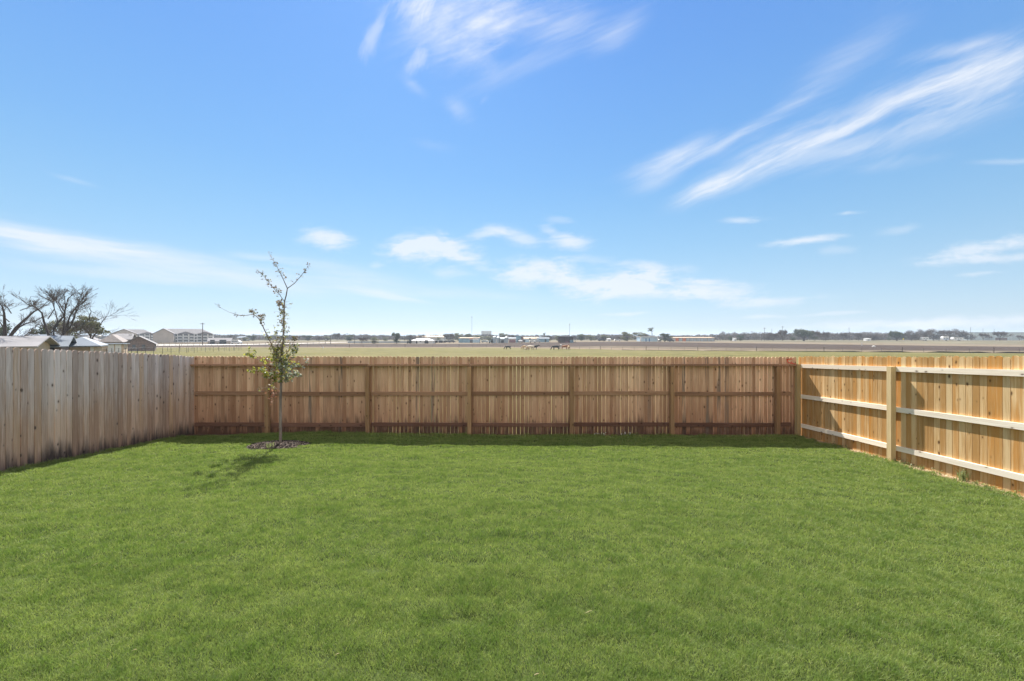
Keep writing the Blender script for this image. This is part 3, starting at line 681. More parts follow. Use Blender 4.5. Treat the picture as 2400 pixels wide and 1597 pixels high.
# straw on the dirt strip by the right fence
b = MB()
for _ in range(1500):
    y = ry.uniform(4.2, 8.2); x = FXR-.005-abs(ry.gauss(0, .07)); d = Vector((ry.uniform(-1, 1), ry.uniform(-1, 1), ry.uniform(-.15, .25))).normalized()*ry.uniform(.02, .07)
    p = Vector((x, y, zt(x, y)+ry.uniform(.004, .015))); s2_ = d.cross(Vector((0, 0, 1))).normalized()*.0015
    b.quad(p-s2_, p+s2_, p+d+s2_, p+d-s2_)
tag(b.build('straw_litter', M['straw']), 'loose dry straw on the bare strip along the right fence', 'straw', kind='stuff')
# a few dry scraps on the lawn
for px, py, L, a, lab in ((315, 1526, .035, 10, 'short dry straw scrap lying on the lawn near the lower left'), (253, 1563, .045, 80, 'upright white scrap of dry straw in the lower left corner'), (790, 1536, .035, 20, 'pale scrap of leaf on the lawn left of the bottom middle'), (1258, 1583, .04, 5, 'pale scrap at the bottom edge of the lawn near the middle'), (1380, 1436, .07, 12, 'long dry stalk lying on the lawn right of the middle'), (225, 1324, .06, 25, 'thin dry stalk lying on the lawn at the left')):
    D_ = 2.0
    for _ in range(30): D_ = (EYE-zt((px-1200)*D_/F, D_)-.04)*F/(py-HOR)
    X_ = (px-1200)*D_/F; q = MB(); d = Vector((math.cos(R(a)), .25, math.sin(R(a)))).normalized()
    L *= .7; q.tube([-d*L/2, Vector((0, 0, .003)), d*L/2], [.0007, .0018, .0008], 5)
    tag(q.build('dry_stalk', M['straw'], loc=(X_, D_, zt(X_, D_)+.045)), lab, 'straw', 'dry scraps on the lawn')

# ------------------------------------------------------------------ trees
def grow(mt, tw, p, d, L, r, dep, rr, spread=.55, upb=.15, nseg=3, twl=1.0, rmin=.02):
    pts = [p]; rad = [r]
    for i in range(nseg):
        d = (d+Vector((rr.gauss(0, .16), rr.gauss(0, .16), rr.gauss(0, .10)+upb*.3))).normalized()
        pts.append(pts[-1]+d*L/nseg); rad.append(max(rmin, r*(1-.5*(i+1)/nseg)))
    if dep >= 2: mt.tube(pts, rad, 5 if dep > 3 else 4, False)
    else: tw.cur = (rr.random(), rr.random(), 0); tw.tube(pts, [max(rmin*.8, q) for q in rad], 3, False)
    if dep <= 0: return
    for k in range(rr.choice((2, 3, 3)) if dep < 5 else 3):
        t = rr.uniform(.45, 1.0); q = along(pts, t)
        nd = (d+Vector((rr.gauss(0, spread), rr.gauss(0, spread), rr.gauss(0, spread*.6)+upb))).normalized()
        grow(mt, tw, q, nd, L*rr.uniform(.6, .82), max(rmin, r*.52), dep-1, rr, spread, upb, nseg, twl, rmin)
    grow(mt, tw, pts[-1], d, L*.72, max(rmin, r*.5), dep-1, rr, spread, upb, nseg, twl, rmin)
def leafcloud(mb, blobs, n_, s, rr):
    vols = [b[3]*b[4]*b[5] for b in blobs]; tot = sum(vols)
    for (cx, cy, cz, ax, ay, az), vv in zip(blobs, vols):
        for _ in range(int(n_*vv/tot)+8):
            d = Vector((rr.gauss(0, 1), rr.gauss(0, 1), rr.gauss(0, 1))).normalized(); k = rr.random()**.33*rr.uniform(.8, 1.08)
            p = Vector((cx+ax*d.x*k, cy+ay*d.y*k, cz+az*d.z*k)); q = Vector((rr.gauss(0, 1), rr.gauss(0, 1), rr.gauss(0, 1))).normalized()
            w_ = q.orthogonal().normalized(); sz = s*rr.uniform(.5, 1.3); mb.cur = (rr.random(), rr.random(), 0); h_ = q.cross(w_)
            mb.quad(p-w_*sz*.5, p+h_*sz*.35, p+w_*sz*.5, p-h_*sz*.35)
PROTO = {}
def make_proto(kind, seed):
    rr = random.Random(seed*31+len(kind)); o = empty('tree', (0, 0, 0)); t_, c_ = MB(), MB()
    if kind == 'bare':      # unit height 1 (metres scaled later, modelled at 8 m)
        t_.tube([(0, 0, -.3), (0, 0, .8), (.05, 0, 1.5)], [.24, .19, .17], 6, False)
        for k in range(4):
            a = k*1.57+rr.random(); grow(t_, c_, Vector((.03, 0, 1.2)), Vector((math.cos(a)*.6, math.sin(a)*.6, 1)).normalized(), 2.2, .13, 5, rr, .55, .10, 2, 1, .022)
        t_.build('trunk', M['barkfar'], o); c_.build('branches', M['twig'], o)
    elif kind == 'brush':   # dense grey-brown winter tree
        t_.tube([(0, 0, -.3), (.05, 0, 1.6), (0, 0, 3.5)], [.2, .15, .1], 5, False)
        for k in range(5):
            a = k*1.26+rr.random(); grow(t_, c_, Vector((0, 0, .9)), Vector((math.cos(a)*.8, math.sin(a)*.8, .9)).normalized(), 2.0, .10, 4, rr, .6, .05, 2, 1, .025)
        b_ = [(rr.uniform(-2.2, 2.2), rr.uniform(-1.6, 1.6), rr.uniform(1.2, 6.0), rr.uniform(1, 1.8), rr.uniform(1, 1.6), rr.uniform(.9, 1.5)) for _ in range(14)]
        leafcloud(c_, b_, 2600, .26, rr)
        t_.build('trunk', M['barkfar'], o); c_.build('branches', M['twigfar'], o)
    elif kind in ('ever', 'olive'):
        t_.tube([(0, 0, -.3), (0, 0, 2.5), (.1, 0, 4.5)], [.28, .22, .12], 6, False)
        for k in range(5): a = k*1.26; t_.tube([(0, 0, 1.6), (math.cos(a)*.9, math.sin(a)*.9, 3.2), (math.cos(a)*1.8, math.sin(a)*1.6, 4.6)], [.12, .08, .04], 4, False)
        b_ = [(rr.uniform(-2.3, 2.3), rr.uniform(-2, 2), rr.uniform(1.2, 6.5), rr.uniform(1.0, 1.7), rr.uniform(.9, 1.6), rr.uniform(.8, 1.3)) for _ in range(17)]
        leafcloud(c_, b_, 3400, .36, rr); t_.build('trunk', M['barkfar'], o); c_.build('crown', M['ever' if kind == 'ever' else 'olive'], o)
    elif kind == 'oak':     # wide live oak
        t_.tube([(0, 0, -.3), (0, 0, 1.2), (.1, 0, 2.2)], [.45, .36, .3], 7, False)
        for k in range(7): a = k*.9; t_.tube([(0, 0, 1.5), (math.cos(a)*1.6, math.sin(a)*1.6, 2.9), (math.cos(a)*3.6, math.sin(a)*3, 4.3)], [.2, .12, .05], 4, False)
        b_ = [(rr.uniform(-4, 4), rr.uniform(-3, 3), 0, rr.uniform(1.0, 1.7), rr.uniform(1, 1.6), rr.uniform(.7, 1.1)) for _ in range(22)]
        b_ = [(x, y, 6.6-.13*x*x-.08*y*y-abs(rr.gauss(0, 1.9)), a, b2, c2*1.25) for x, y, _z, a, b2, c2 in b_]
        leafcloud(c_, b_, 5200, .36, rr); t_.build('trunk', M['barkfar'], o); c_.build('crown', M['ever'], o)
    elif kind == 'umbrella':  # tall bare-stemmed tree with tufts on top
        t_.tube([(0, 0, -.3), (.1, 0, 3), (-.1, 0, 6), (.1, 0, 7)], [.2, .15, .12, .06], 5, False)
        for k in range(6): a = k*1.05; t_.tube([(0, 0, 5+.2*k), (math.cos(a)*.9, math.sin(a)*.9, 6+.25*k)], [.06, .03], 4, False)
        b_ = [(rr.uniform(-1.5, 1.5), rr.uniform(-1.2, 1.2), rr.uniform(5.6, 7.7), rr.uniform(.4, .8), rr.uniform(.4, .8), rr.uniform(.25, .45)) for _ in range(10)]
        leafcloud(c_, b_, 700, .26, rr); t_.build('trunk', M['barkfar'], o); c_.build('crown', M['ever'], o)
    return o
def tree(px, top, D, wpx, kind, label, group=None, var=0, yaw=None):
    key = (kind, var)
    if key not in PROTO: PROTO[key] = o = make_proto(kind, var+1)
    else: o = copy_tree(PROTO[key])
    H = {'bare': 8.3, 'brush': 7.4, 'ever': 7.6, 'olive': 7.6, 'oak': 7.6, 'umbrella': 8.1}[kind]; W = {'bare': 8, 'brush': 7, 'ever': 6.6, 'olive': 6.6, 'oak': 9.6, 'umbrella': 3.6}[kind]
    o.location = at(px, D); hh = rowz(top, D)-o.location.z; sz = hh/H; sx = wpx*D/F/W
    o.scale = (sx, (sx+sz)/2, sz); o.rotation_euler = (0, 0, 0); tag(o, label, 'tree', group)
    return o
TR = [  # px, top row, distance, width px, kind, label, variant
 (540, 783, 330, 20, 'brush', 'grey-brown tree behind the long low dark-roofed building', 0), (593, 785, 330, 26, 'ever', 'dark round tree beyond the pale road, left of the young tree', 0),
 (575, 790, 320, 16, 'olive', 'small olive tree left of the dark round tree beyond the road', 0), (632, 788, 330, 26, 'ever', 'dark tree behind the left limb of the young tree', 1),
 (690, 784, 340, 34, 'brush', 'bushy brown tree just right of the young tree trunk', 1), (722, 785, 330, 30, 'ever', 'broad dark tree behind the start of the long pale road', 0), (748, 787, 330, 26, 'brush', 'brownish tree between two dark poles beyond the road', 0),
 (790, 777, 330, 20, 'bare', 'tall bare tree poking above the left tree line', 0), (768, 788, 330, 20, 'olive', 'dull green tree left of the tall bare one in the left tree line', 0), (820, 784, 300, 28, 'ever', 'dark dense tree at the end of the pale road', 1),
 (848, 788, 245, 24, 'bare', 'small brown leafless tree in front of the long grey wall', 1), (879, 790, 240, 22, 'olive', 'small olive tree in front of the long grey wall', 0), (930, 778, 240, 24, 'ever', 'dark rounded tree left of the white-roofed house', 0), (903, 790, 300, 14, 'olive', 'light green bush-like tree behind the long grey wall', 1),
 (872, 785, 360, 26, 'brush', 'hazy brown tree behind the middle of the long grey wall', 1), (962, 783, 320, 26, 'brush', 'brown winter tree behind the left end of the white-roofed house', 0), (988, 782, 330, 26, 'brush', 'brown winter tree behind the white-roofed house', 1),
 (1052, 778, 290, 32, 'bare', 'leafless bushy tree left of the blue shed', 0), (1028, 790, 300, 12, 'olive', 'small green tree right of the white-roofed house', 0), (1075, 780, 330, 22, 'olive', 'yellowish-green tree behind the blue shed', 1), (1097, 781, 330, 20, 'ever', 'thin dark tree behind the right half of the blue shed', 1),
 (1122, 785, 330, 30, 'olive', 'green tree in front of the pale tower block', 0), (1148, 788, 310, 26, 'olive', 'low green tree between blue shed and grain bins', 1), (1180, 780, 340, 22, 'olive', 'spiky green tree above the grain bins', 1), (1203, 783, 350, 22, 'brush', 'brown tree behind the right grain bin', 0),
 (1277, 779, 300, 9, 'umbrella', 'thin tree with a ragged top above the small blue-grey barn', 0), (1288, 784, 320, 14, 'brush', 'wispy brown tree right of the ragged-topped tree', 1), (1310, 786, 330, 22, 'olive', 'green tree left of the dark open barn', 0), (1362, 782, 330, 22, 'ever', 'dark tree right of the dark open barn', 1),
 (1385, 785, 340, 28, 'olive', 'hazy green tree behind the parked farm machines', 1), (1418, 785, 340, 28, 'olive', 'hazy low tree above the small white box shed', 0), (1470, 777, 310, 32, 'olive', 'large dull green tree left of the white blue-doored building', 0), (1448, 787, 330, 22, 'brush', 'brown-green tree at the left edge of the clump by the white building', 0),
 (1500, 778, 320, 34, 'olive', 'wide olive tree behind the white blue-doored building', 1), (1528, 766, 330, 18, 'umbrella', 'tall flat-topped tree rising behind the white blue-doored building', 0), (1515, 780, 330, 26, 'brush', 'brown tree around the foot of the tall flat-topped tree', 1),
 (1558, 780, 290, 26, 'ever', 'dark green tree right of the white blue-doored building', 0), (1571, 786, 288, 16, 'olive', 'lighter green tree at the left end of the storage row', 1),
 (1712, 787, 330, 10, 'ever', 'small narrow dark tree right of the storage row', 1), (1735, 785, 330, 20, 'ever', 'low dark tree above the pale ground right of the storage row', 0), (1812, 776, 330, 34, 'bare', 'leafless brown tree left of the forked one', 1), (1800, 782, 350, 24, 'brush', 'brown tree between the tall pole and the forked leafless tree', 0),
 (1834, 768, 320, 26, 'bare', 'forked leafless tree left of the big live oak', 0), (1884, 769, 310, 56, 'oak', 'big wide dark green live oak, the largest green crown on the horizon', 0), (1910, 769, 320, 26, 'bare', 'leafless tree touching the right side of the big live oak', 1),
 (1935, 774, 330, 24, 'bare', 'spiky leafless tree right of the big live oak', 0), (1976, 776, 330, 18, 'bare', 'thin leafless tree standing before the grey woods', 1), (2012, 777, 350, 22, 'bare', 'leafless tree above the pale low sheds', 0), (2048, 780, 350, 40, 'brush', 'low grey-brown tree behind the white rock', 0),
 (2102, 774, 330, 38, 'oak', 'flat-topped green oak left of the winter trees', 0), (2136, 771, 340, 34, 'brush', 'brown winter tree just right of the flat-topped oak', 1), (2164, 769, 340, 34, 'brush', 'brown winter tree behind the first white trailer', 0), (2188, 767, 345, 40, 'brush', 'tallest brown winter tree of the right-hand grove', 1),
 (2216, 769, 350, 34, 'bare', 'leafless tree above the blue-striped trailer', 0), (2248, 768, 350, 40, 'brush', 'brown winter tree above the long silver trailer', 0), (2268, 778, 350, 26, 'brush', 'low brown tree at the left end of the big pale warehouse', 1),
 (2304, 777, 345, 22, 'bare', 'small leafless tree in front of the pale warehouse', 1), (2343, 773, 340, 36, 'bare', 'spreading leafless tree in front of the pale warehouse', 0), (2389, 783, 345, 14, 'bare', 'slight leafless tree at the right end of the visible warehouse', 1),
]
for px, top, D_, w_, kind, lab, var in TR: tree(px, top, D_, w_, kind, lab, 'trees on the horizon', var)

# far-off woods that read as one mass
rr = random.Random(77); wm = MB()
for near in (True, False):
    px = -900
    while px < 3300:
        right = 1690 < px < 2290
        D_ = (rr.uniform(395, 470) if right else rr.uniform(430, 520)) if near else rr.uniform(560, 760)
        tgt = (785.8 if px < 1690 else 780.5 if right else 787)+1.6*math.sin(px*.021)+rr.uniform(-1.8, 2.2)-(0 if near else 1.2)
        c_ = at(px, D_); H = rowz(tgt, D_)-c_.z; W = rr.uniform(7, 13)
        bl = [(c_.x+rr.uniform(-W/2, W/2), c_.y+rr.uniform(-5, 5), c_.z+H*rr.uniform(.1, .74), W*.30, 4, H*.26) for _ in range(7)]+[(c_.x, c_.y, c_.z+H*.15, W*.7, 4, H*.28)]
        leafcloud(wm, bl, 330, 1.0 if near else 1.5, rr)
        px += rr.uniform(4, 8)
tag(wm.build('distant_woods', M['twigfar']), 'hazy grey-brown line of far woods along the horizon', 'woods', kind='stuff')

# the three near trees left of the yard
def guided(name, label, D, base, limbs, sc, off, mat, tw_n, tl, seed, r0s=1.0, tdep=2):
    rr = random.Random(seed); bx, by = off[0]+base[0]/sc, off[1]+base[1]/sc
    X_ = (bx-1200)*D/F; gz = zt(X_, D); o = empty(name, (X_, D, gz), label, 'tree'); t_, c_ = MB(), MB()
    def q(x, y, dy): px, py = off[0]+x/sc, off[1]+y/sc; return Vector(((px-1200)*D/F-X_, dy, rowz(py, D)-gz))
    b0 = q(*base, 0); t_.tube([Vector((0, 0, -.2)), b0*.5, b0+Vector((0, 0, .1))], [.30*r0s, .25*r0s, .2*r0s], 8, False)
    for pts, r0, r1 in limbs:
        dy0 = rr.uniform(-1.8, 1.8); P_ = [q(x, y, dy0*i/max(1, len(pts)-1)) for i, (x, y) in enumerate(pts)]
        t_.tube(P_, [r0+(r1-r0)*i/(len(P_)-1) for i in range(len(P_))], 6, False)
        for _ in range(tw_n):
            t = rr.uniform(.25, 1); p = along(P_, t); i = min(int(t*(len(P_)-1)), len(P_)-2); d = (P_[i+1]-P_[i]).normalized()
            d = (d+Vector((rr.gauss(0, .5), rr.gauss(0, .5), rr.gauss(.12, .35)))).normalized()
            grow(t_, c_, p, d, tl*rr.uniform(.6, 1.2), .022, tdep, rr, .45, .12, 3, 1, .009)
    t_.build('trunk', M[mat], o, smooth=True); c_.build('branches', M['barkfar'], o); return o, rr
Z1 = (5.8925, (0, 660))
guided('tree', 'dark many-limbed leafless tree standing behind the left fence in front of the metal-roofed house', 50, (755, 940), [
 ([(750, 935), (720, 800), (690, 700), (660, 560), (650, 440), (590, 370), (490, 325), (430, 270)], .16, .03), ([(750, 935), (740, 760), (745, 640), (800, 560), (870, 490), (890, 400), (930, 240), (1010, 170)], .15, .03),
 ([(760, 930), (790, 830), (850, 760), (870, 660), (880, 520), (890, 360), (880, 220), (850, 160)], .13, .03), ([(770, 920), (850, 770), (930, 700), (980, 560), (1030, 470), (1110, 380), (1220, 310), (1295, 262)], .13, .025),
 ([(860, 740), (930, 640), (960, 500), (950, 360), (1000, 240), (1020, 175)], .09, .02), ([(700, 720), (780, 600), (720, 420), (650, 280), (540, 220)], .07, .02), ([(930, 640), (960, 480), (1060, 330), (1120, 180)], .08, .02),
 ([(890, 420), (840, 300), (730, 190)], .06, .02), ([(660, 520), (700, 380), (640, 260), (650, 190)], .06, .02), ([(750, 930), (690, 850), (670, 820)], .05, .02), ([(880, 470), (820, 330), (790, 260), (760, 200)], .05, .02),
 ([(980, 560), (1040, 560), (1150, 430), (1230, 380), (1330, 400)], .06, .02), ([(690, 700), (620, 620), (540, 600), (480, 640)], .06, .02), ([(1030, 470), (1100, 300), (1130, 220)], .05, .015)],
 *Z1, 'barkdark', 12, .75, 3)
guided('tree', 'leafless dark tree at the far left edge behind the grey fence', 42, (50, 900), [
 ([(50, 900), (100, 720), (130, 560), (155, 440), (165, 360), (142, 275)], .17, .03), ([(60, 880), (150, 640), (210, 520), (280, 400), (345, 325)], .16, .03), ([(80, 830), (170, 720), (250, 630), (340, 580), (460, 545), (545, 490)], .11, .025),
 ([(40, 890), (10, 790), (-60, 640), (-90, 480)], .14, .03), ([(120, 800), (190, 770), (250, 760)], .05, .02), ([(100, 720), (40, 500), (-30, 520), (-60, 350)], .06, .02), ([(155, 440), (230, 370), (280, 345)], .05, .02), ([(280, 400), (380, 370), (470, 340)], .04, .015), ([(130, 560), (60, 470), (0, 500)], .05, .02)],
 *Z1, 'barkdark', 9, .7, 8)
o, rr = guided('tree', 'evergreen tree with olive foliage right of the many-limbed leafless tree', 72, (1255, 850), [
 ([(1250, 850), (1240, 760), (1180, 690), (1120, 620)], .16, .05), ([(1260, 850), (1290, 770), (1350, 700), (1400, 600), (1500, 480)], .14, .03), ([(1250, 840), (1270, 650), (1260, 480), (1300, 420), (1290, 380)], .12, .03), ([(1300, 560), (1400, 490), (1500, 470)], .05, .02)],
 *Z1, 'barkdark', 7, 1.6, 5)
D_ = 72; ox = o.location.x; oz = o.location.z; lm = MB()
bl = []
for (x, y, rx, ry_) in ((1240, 600, 90, 50), (1170, 640, 90, 45), (1330, 650, 80, 50), (1100, 590, 60, 40), (1120, 500, 50, 35), (1230, 520, 50, 35), (1380, 700, 45, 40), (1060, 660, 60, 35), (1290, 700, 80, 30), (1190, 560, 60, 40), (1330, 590, 60, 40)):
    px, py = x/5.8925, 660+y/5.8925; bl.append(((px-1200)*D_/F-ox, rr.uniform(-1, 1), rowz(py, D_)-oz, rx/5.8925*D_/F, 1.2, ry_/5.8925*D_/F))
leafcloud(lm, bl, 4200, .24, rr); lm.build('crown', M['olive'], o)
for (x, y, s_, lab, D_) in ((600, 640, 1.0, 'dark green shrubby tree seen through the many-limbed leafless tree', 80), (20, 640, .8, 'dark green tree behind the leftmost leafless tree', 82), (900, 600, 1.0, 'evergreen tree behind the middle of the many-limbed leafless tree', 84)):
    px = x/5.8925; tree(px, 660+(y-80)/5.8925, D_, 46*s_, 'ever' if x != 900 else 'olive', lab, None, 1)
o, rr = guided('shrub', 'tangled brown brushy shrub at the foot of the many-limbed tree', 62, (930, 800), [([(930, 800), (930+dx, 800-dy), (930+2*dx, 800-1.6*dy)], .03, .012) for dx, dy in ((-60, 60), (-30, 90), (0, 100), (30, 95), (70, 70), (100, 50), (-80, 40))], *Z1, 'barkfar', 14, .9, 12, .3)
o['category'] = 'shrub'
# ------------------------------------------------------------------ buildings and farm things
def thing(name, px, D, label, cat, group=None, rz=0): return empty(name, at(px, D), label, cat, group, rz)
def bxp(name, mat, parent, *dims):
    b = MB(); b.box(*dims); return b.build(name, M[mat], parent)
def building(name, label, cat, px0, px1, D, eave, ridge, depth, wall, roof, kind='hip', rz=0, wins=(), over=.4, group=None, parent=None, y0=0.0, trim=None, hipin=None, wmat='glass', face=0.0):
    W = (px1-px0)*D/F
    if face:
        um = ((px0+px1)/2-1200)/F; rz = -face*math.atan(um); u1 = (px1-1200)/F; x0 = (px0-1200)*D/F
        W = (u1*D-x0)/(math.cos(rz)-u1*math.sin(rz))
    o = empty(name, at(px0, D), label, cat, group, rz); g0 = o.location.z
    D = D+W*math.sin(rz)/2; He = rowz(eave, D)-g0; Hr = rowz(ridge, D)-g0; wb = MB(); rb = MB(); d = depth; v = over
    if kind in ('hip', 'flat', 'mono', 'gx'):
        wb.box(0, W, 0, d, -.4, He)
    if kind == 'gy':
        wb.add([(0, 0, -.4), (W, 0, -.4), (W, 0, He), (W/2, 0, Hr), (0, 0, He), (0, d, -.4), (W, d, -.4), (W, d, He), (W/2, d, Hr), (0, d, He)], [(0, 1, 2, 3, 4), (9, 8, 7, 6, 5), (1, 6, 7, 2), (0, 4, 9, 5), (4, 3, 8, 9), (2, 7, 8, 3)])
        k = (Hr-He)/(W/2); t = .12
        for s_ in (0, 1):
            xa, xb = (-v, W/2) if s_ == 0 else (W+v, W/2); za, zb = He-k*v+.02, Hr+.02
            rb.add([(xa, -v, za), (xb, -v, zb), (xb, d+v, zb), (xa, d+v, za), (xa, -v, za+t), (xb, -v, zb+t), (xb, d+v, zb+t), (xa, d+v, za+t)], [(3, 2, 1, 0), (4, 5, 6, 7), (0, 1, 5, 4), (1, 2, 6, 5), (2, 3, 7, 6), (3, 0, 4, 7)])
    elif kind == 'gx':
        wb.add([(0, 0, He), (0, d, He), (0, d/2, Hr-.05), (W, 0, He), (W, d, He), (W, d/2, Hr-.05)], [(0, 2, 1), (3, 4, 5)])
        k = (Hr-He)/(d/2); t = .12
        for s_ in (0, 1):
            ya, yb = (-v, d/2) if s_ == 0 else (d+v, d/2); za, zb = He-k*v+.02, Hr+.02
            rb.add([(-v, ya, za), (W+v, ya, za), (W+v, yb, zb), (-v, yb, zb), (-v, ya, za+t), (W+v, ya, za+t), (W+v, yb, zb+t), (-v, yb, zb+t)], [(3, 2, 1, 0), (4, 5, 6, 7), (0, 1, 5, 4), (1, 2, 6, 5), (2, 3, 7, 6), (3, 0, 4, 7)])
    elif kind == 'hip':
        hi = min(W, d)/2 if hipin is None else hipin
        if W >= d: r1, r2 = (hi, d/2, Hr), (W-hi, d/2, Hr)
        else: r1, r2 = (W/2, hi, Hr), (W/2, d-hi, Hr)
        e = [(-v, -v, He+.01), (W+v, -v, He+.01), (W+v, d+v, He+.01), (-v, d+v, He+.01), r1, r2]
        e += [(-v, -v, He-.14), (W+v, -v, He-.14), (W+v, d+v, He-.14), (-v, d+v, He-.14)]
        rb.add(e, [(0, 1, 5, 4), (2, 3, 4, 5), (1, 2, 5), (3, 0, 4), (6, 7, 1, 0), (7, 8, 2, 1), (8, 9, 3, 2), (9, 6, 0, 3), (9, 8, 7, 6)] if W >= d else [(0, 1, 4), (1, 2, 5, 4), (2, 3, 5), (3, 0, 4, 5), (6, 7, 1, 0), (7, 8, 2, 1), (8, 9, 3, 2), (9, 6, 0, 3), (9, 8, 7, 6)])
    elif kind == 'flat': rb.box(-v, W+v, -v, d+v, He+.003, Hr)
    elif kind == 'mono': rb.add([(-v, -v, He+.01), (W+v, -v, He+.01), (W+v, d+v, Hr), (-v, d+v, Hr), (-v, -v, He+.16), (W+v, -v, He+.16), (W+v, d+v, Hr+.16), (-v, d+v, Hr+.16)], [(3, 2, 1, 0), (4, 5, 6, 7), (0, 1, 5, 4), (1, 2, 6, 5), (2, 3, 7, 6), (3, 0, 4, 7)])
    wb.build('wall', M[wall], o); rb.build('roof', M[roof], o)
    for wn_ in wins:
        nm, mt, x0, x1, z0, z1 = wn_; f = bxp(nm, mt, o, x0*W, x1*W, -.06, .05, z0, z1)
        if nm == 'window' and trim: bxp('sill', trim, f, x0*W-.08, x1*W+.08, -.12, -.062, z0-.12, z0)
    o['W'] = W; o['H'] = He; return o
W_ = lambda xs_, z0, z1, w__=.03: [('window', 'glass', x-w__, x+w__, z0, z1) for x in xs_]
# near metal-roofed houses behind the left fence
building('house', 'low house with pale weathered metal roof behind the leftmost leafless tree', 'house', -90, 66, 36, 812.5, 791.5, 8, 'tanwall', 'rusty', 'gx', face=.75, wins=W_((.3, .6), 1.0, 2.0, .05), over=.7)
o = building('house', 'tan house with pale blue-grey metal roof behind the many-limbed leafless tree', 'house', 145, 222, 50, 811, 790, 7, 'tanwall', 'metalroof', 'hip', over=.6, hipin=2.5, face=.85, wins=[('door', 'white', .86, .97, 0, 2.0)])
building('house', 'dark-fronted metal-roofed house left of the tan house wall', 'house', 64, 143, 44, 812, 790, 8, 'brick', 'metalroof', 'gx', over=.6, face=.85, wins=[('door', 'dark', .3, .8, 0, 2.2)])
building('house', 'flat pale roof seen just behind the leftmost metal-roofed house', 'house', 70, 136, 74, 794, 786, 8, 'tanwall', 'metalroof', 'gx', over=.5, face=.9, wins=W_((.2,), 1.2, 2.4, .05))
building('carport', 'low tan flat-roofed carport building right of the near houses', 'shed', 232, 290, 92, 807.5, 806, 5, 'tanwall', 'metalroof', 'flat', face=.8, wins=[('door', 'white', .35, .6, 0, 2.2), ('door', 'white', .65, .9, 0, 2.2)], over=.4)
# grey-roofed suburb
building('house', 'grey hip-roofed house right of the olive-foliage evergreen', 'house', 232, 284, 128, 802, 784, 12, 'brick', 'shingle2', 'hip', face=.8, wins=W_((.3, .7), .9, 2.1, .06))
o = building('house', 'grey-roofed house with a pale chimney', 'house', 268, 306, 150, 796, 783, 11, 'brick', 'shingle', 'gx', face=.8, wins=W_((.5,), 1.0, 2.2, .08)); bxp('chimney', 'white', o, o['W']-1.0, o['W']-.1, 4, 5, 2, o['H']+2.0)
building('house', 'brick gable-fronted house with white roof edges before the apartments', 'house', 287, 362, 132, 806, 789, 9, 'brick', 'shingle', 'gy', face=.9, wins=W_((.35, .65), .8, 2.0, .05), over=.5)
building('house', 'low grey-roofed house behind the olive-foliage evergreen', 'house', 172, 228, 140, 800, 787, 10, 'beige', 'shingle', 'hip', face=.8, wins=W_((.3, .6), 1.0, 2.2, .06))
# apartment blocks
def apartments(px0, px1, D, label, gable_px, wrows, cols, bal, eave=783, ridge=771):
    o = building('apartment_building', label, 'building', px0, px1, D, eave, ridge, 12, 'white', 'shingle', 'hip', hipin=6, over=.5, face=.85)
    W, H = o['W'], o['H']; st = H/3; K = W/(px1-px0)
    gx = (gable_px-px0)*K
    b = MB(); b.add([(0, -5, -.4), (gx, -5, -.4), (gx, -5, H), (gx/2, -5, H+(rowz(ridge, D)-rowz(eave, D))*.98), (0, -5, H), (0, -.01, -.4), (gx, -.01, -.4), (gx, -.01, H), (gx/2, 6, H+(rowz(ridge, D)-rowz(eave, D))*.98), (0, -.01, H)], [(0, 1, 2, 3, 4), (1, 6, 7, 2), (0, 4, 9, 5)])
    b.build('gable_wing', M['beige'], o)
    k = (rowz(ridge, D)-rowz(eave, D)); b = MB()
    for xa in (-.4, gx+.4): b.add([(xa, -5.5, H-.1), (gx/2, -5.5, H+k), (gx/2, 7.5, H+k), (xa, 7.5, H-.1), (xa, -5.5, H+.1), (gx/2, -5.5, H+k+.2), (gx/2, 7.5, H+k+.2), (xa, 7.5, H+.1)], [(3, 2, 1, 0), (4, 5, 6, 7), (0, 1, 5, 4), (1, 2, 6, 5), (2, 3, 7, 6), (3, 0, 4, 7)])
    b.build('gable_roof', M['shingle'], o)
    for c_ in cols:
        x = (c_-px0)*K
        for r_ in range(3): f = bxp('window', 'glass', o, x-.55, x+.55, -.08, .05, r_*st+st*.3, r_*st+st*.8); bxp('frame', 'trim', f, x-.7, x+.7, -.07, -.002, r_*st+st*.24, r_*st+st*.29)
    for c_ in bal:
        x = (c_-px0)*K
        b = MB(); b.add([(x-4.6, -1.4, H-.05), (x+4.6, -1.4, H-.05), (x, -1.4, H+1.6), (x-4.6, 3, H-.05), (x+4.6, 3, H-.05), (x, 5, H+1.6)], [(0, 1, 2), (0, 2, 5, 3), (1, 4, 5, 2), (0, 3, 4, 1)]); b.build('porch_gable', M['shingle'], o)
        for s_ in (-4.4, -1.5, 1.2, 4.1): bxp('porch_column', 'trim', o, x+s_, x+s_+.35, -1.35, -1.0, -.4, H-.06)
        for r_ in range(3):
            for s_ in (-3, 0, 3): f = bxp('balcony', 'glass', o, x+s_-1.05, x+s_+1.0, -.09, .05, r_*st+.15, r_*st+st*.85); bxp('railing', 'lsteel', f, x+s_-1.05, x+s_+1.0, -1.2, -1.12, r_*st+.1, r_*st+.9)
    return o
apartments(362, 498, 260, 'pale three-storey apartment building with balconies, its right end by the tall pole', 408, 3, (412, 419, 450, 457, 495), (434, 480))
apartments(262, 360, 285, 'pale three-storey apartment building partly hidden behind the suburban roofs', 322, 3, (330, 337, 352, 357), (345,), eave=783.5, ridge=772)
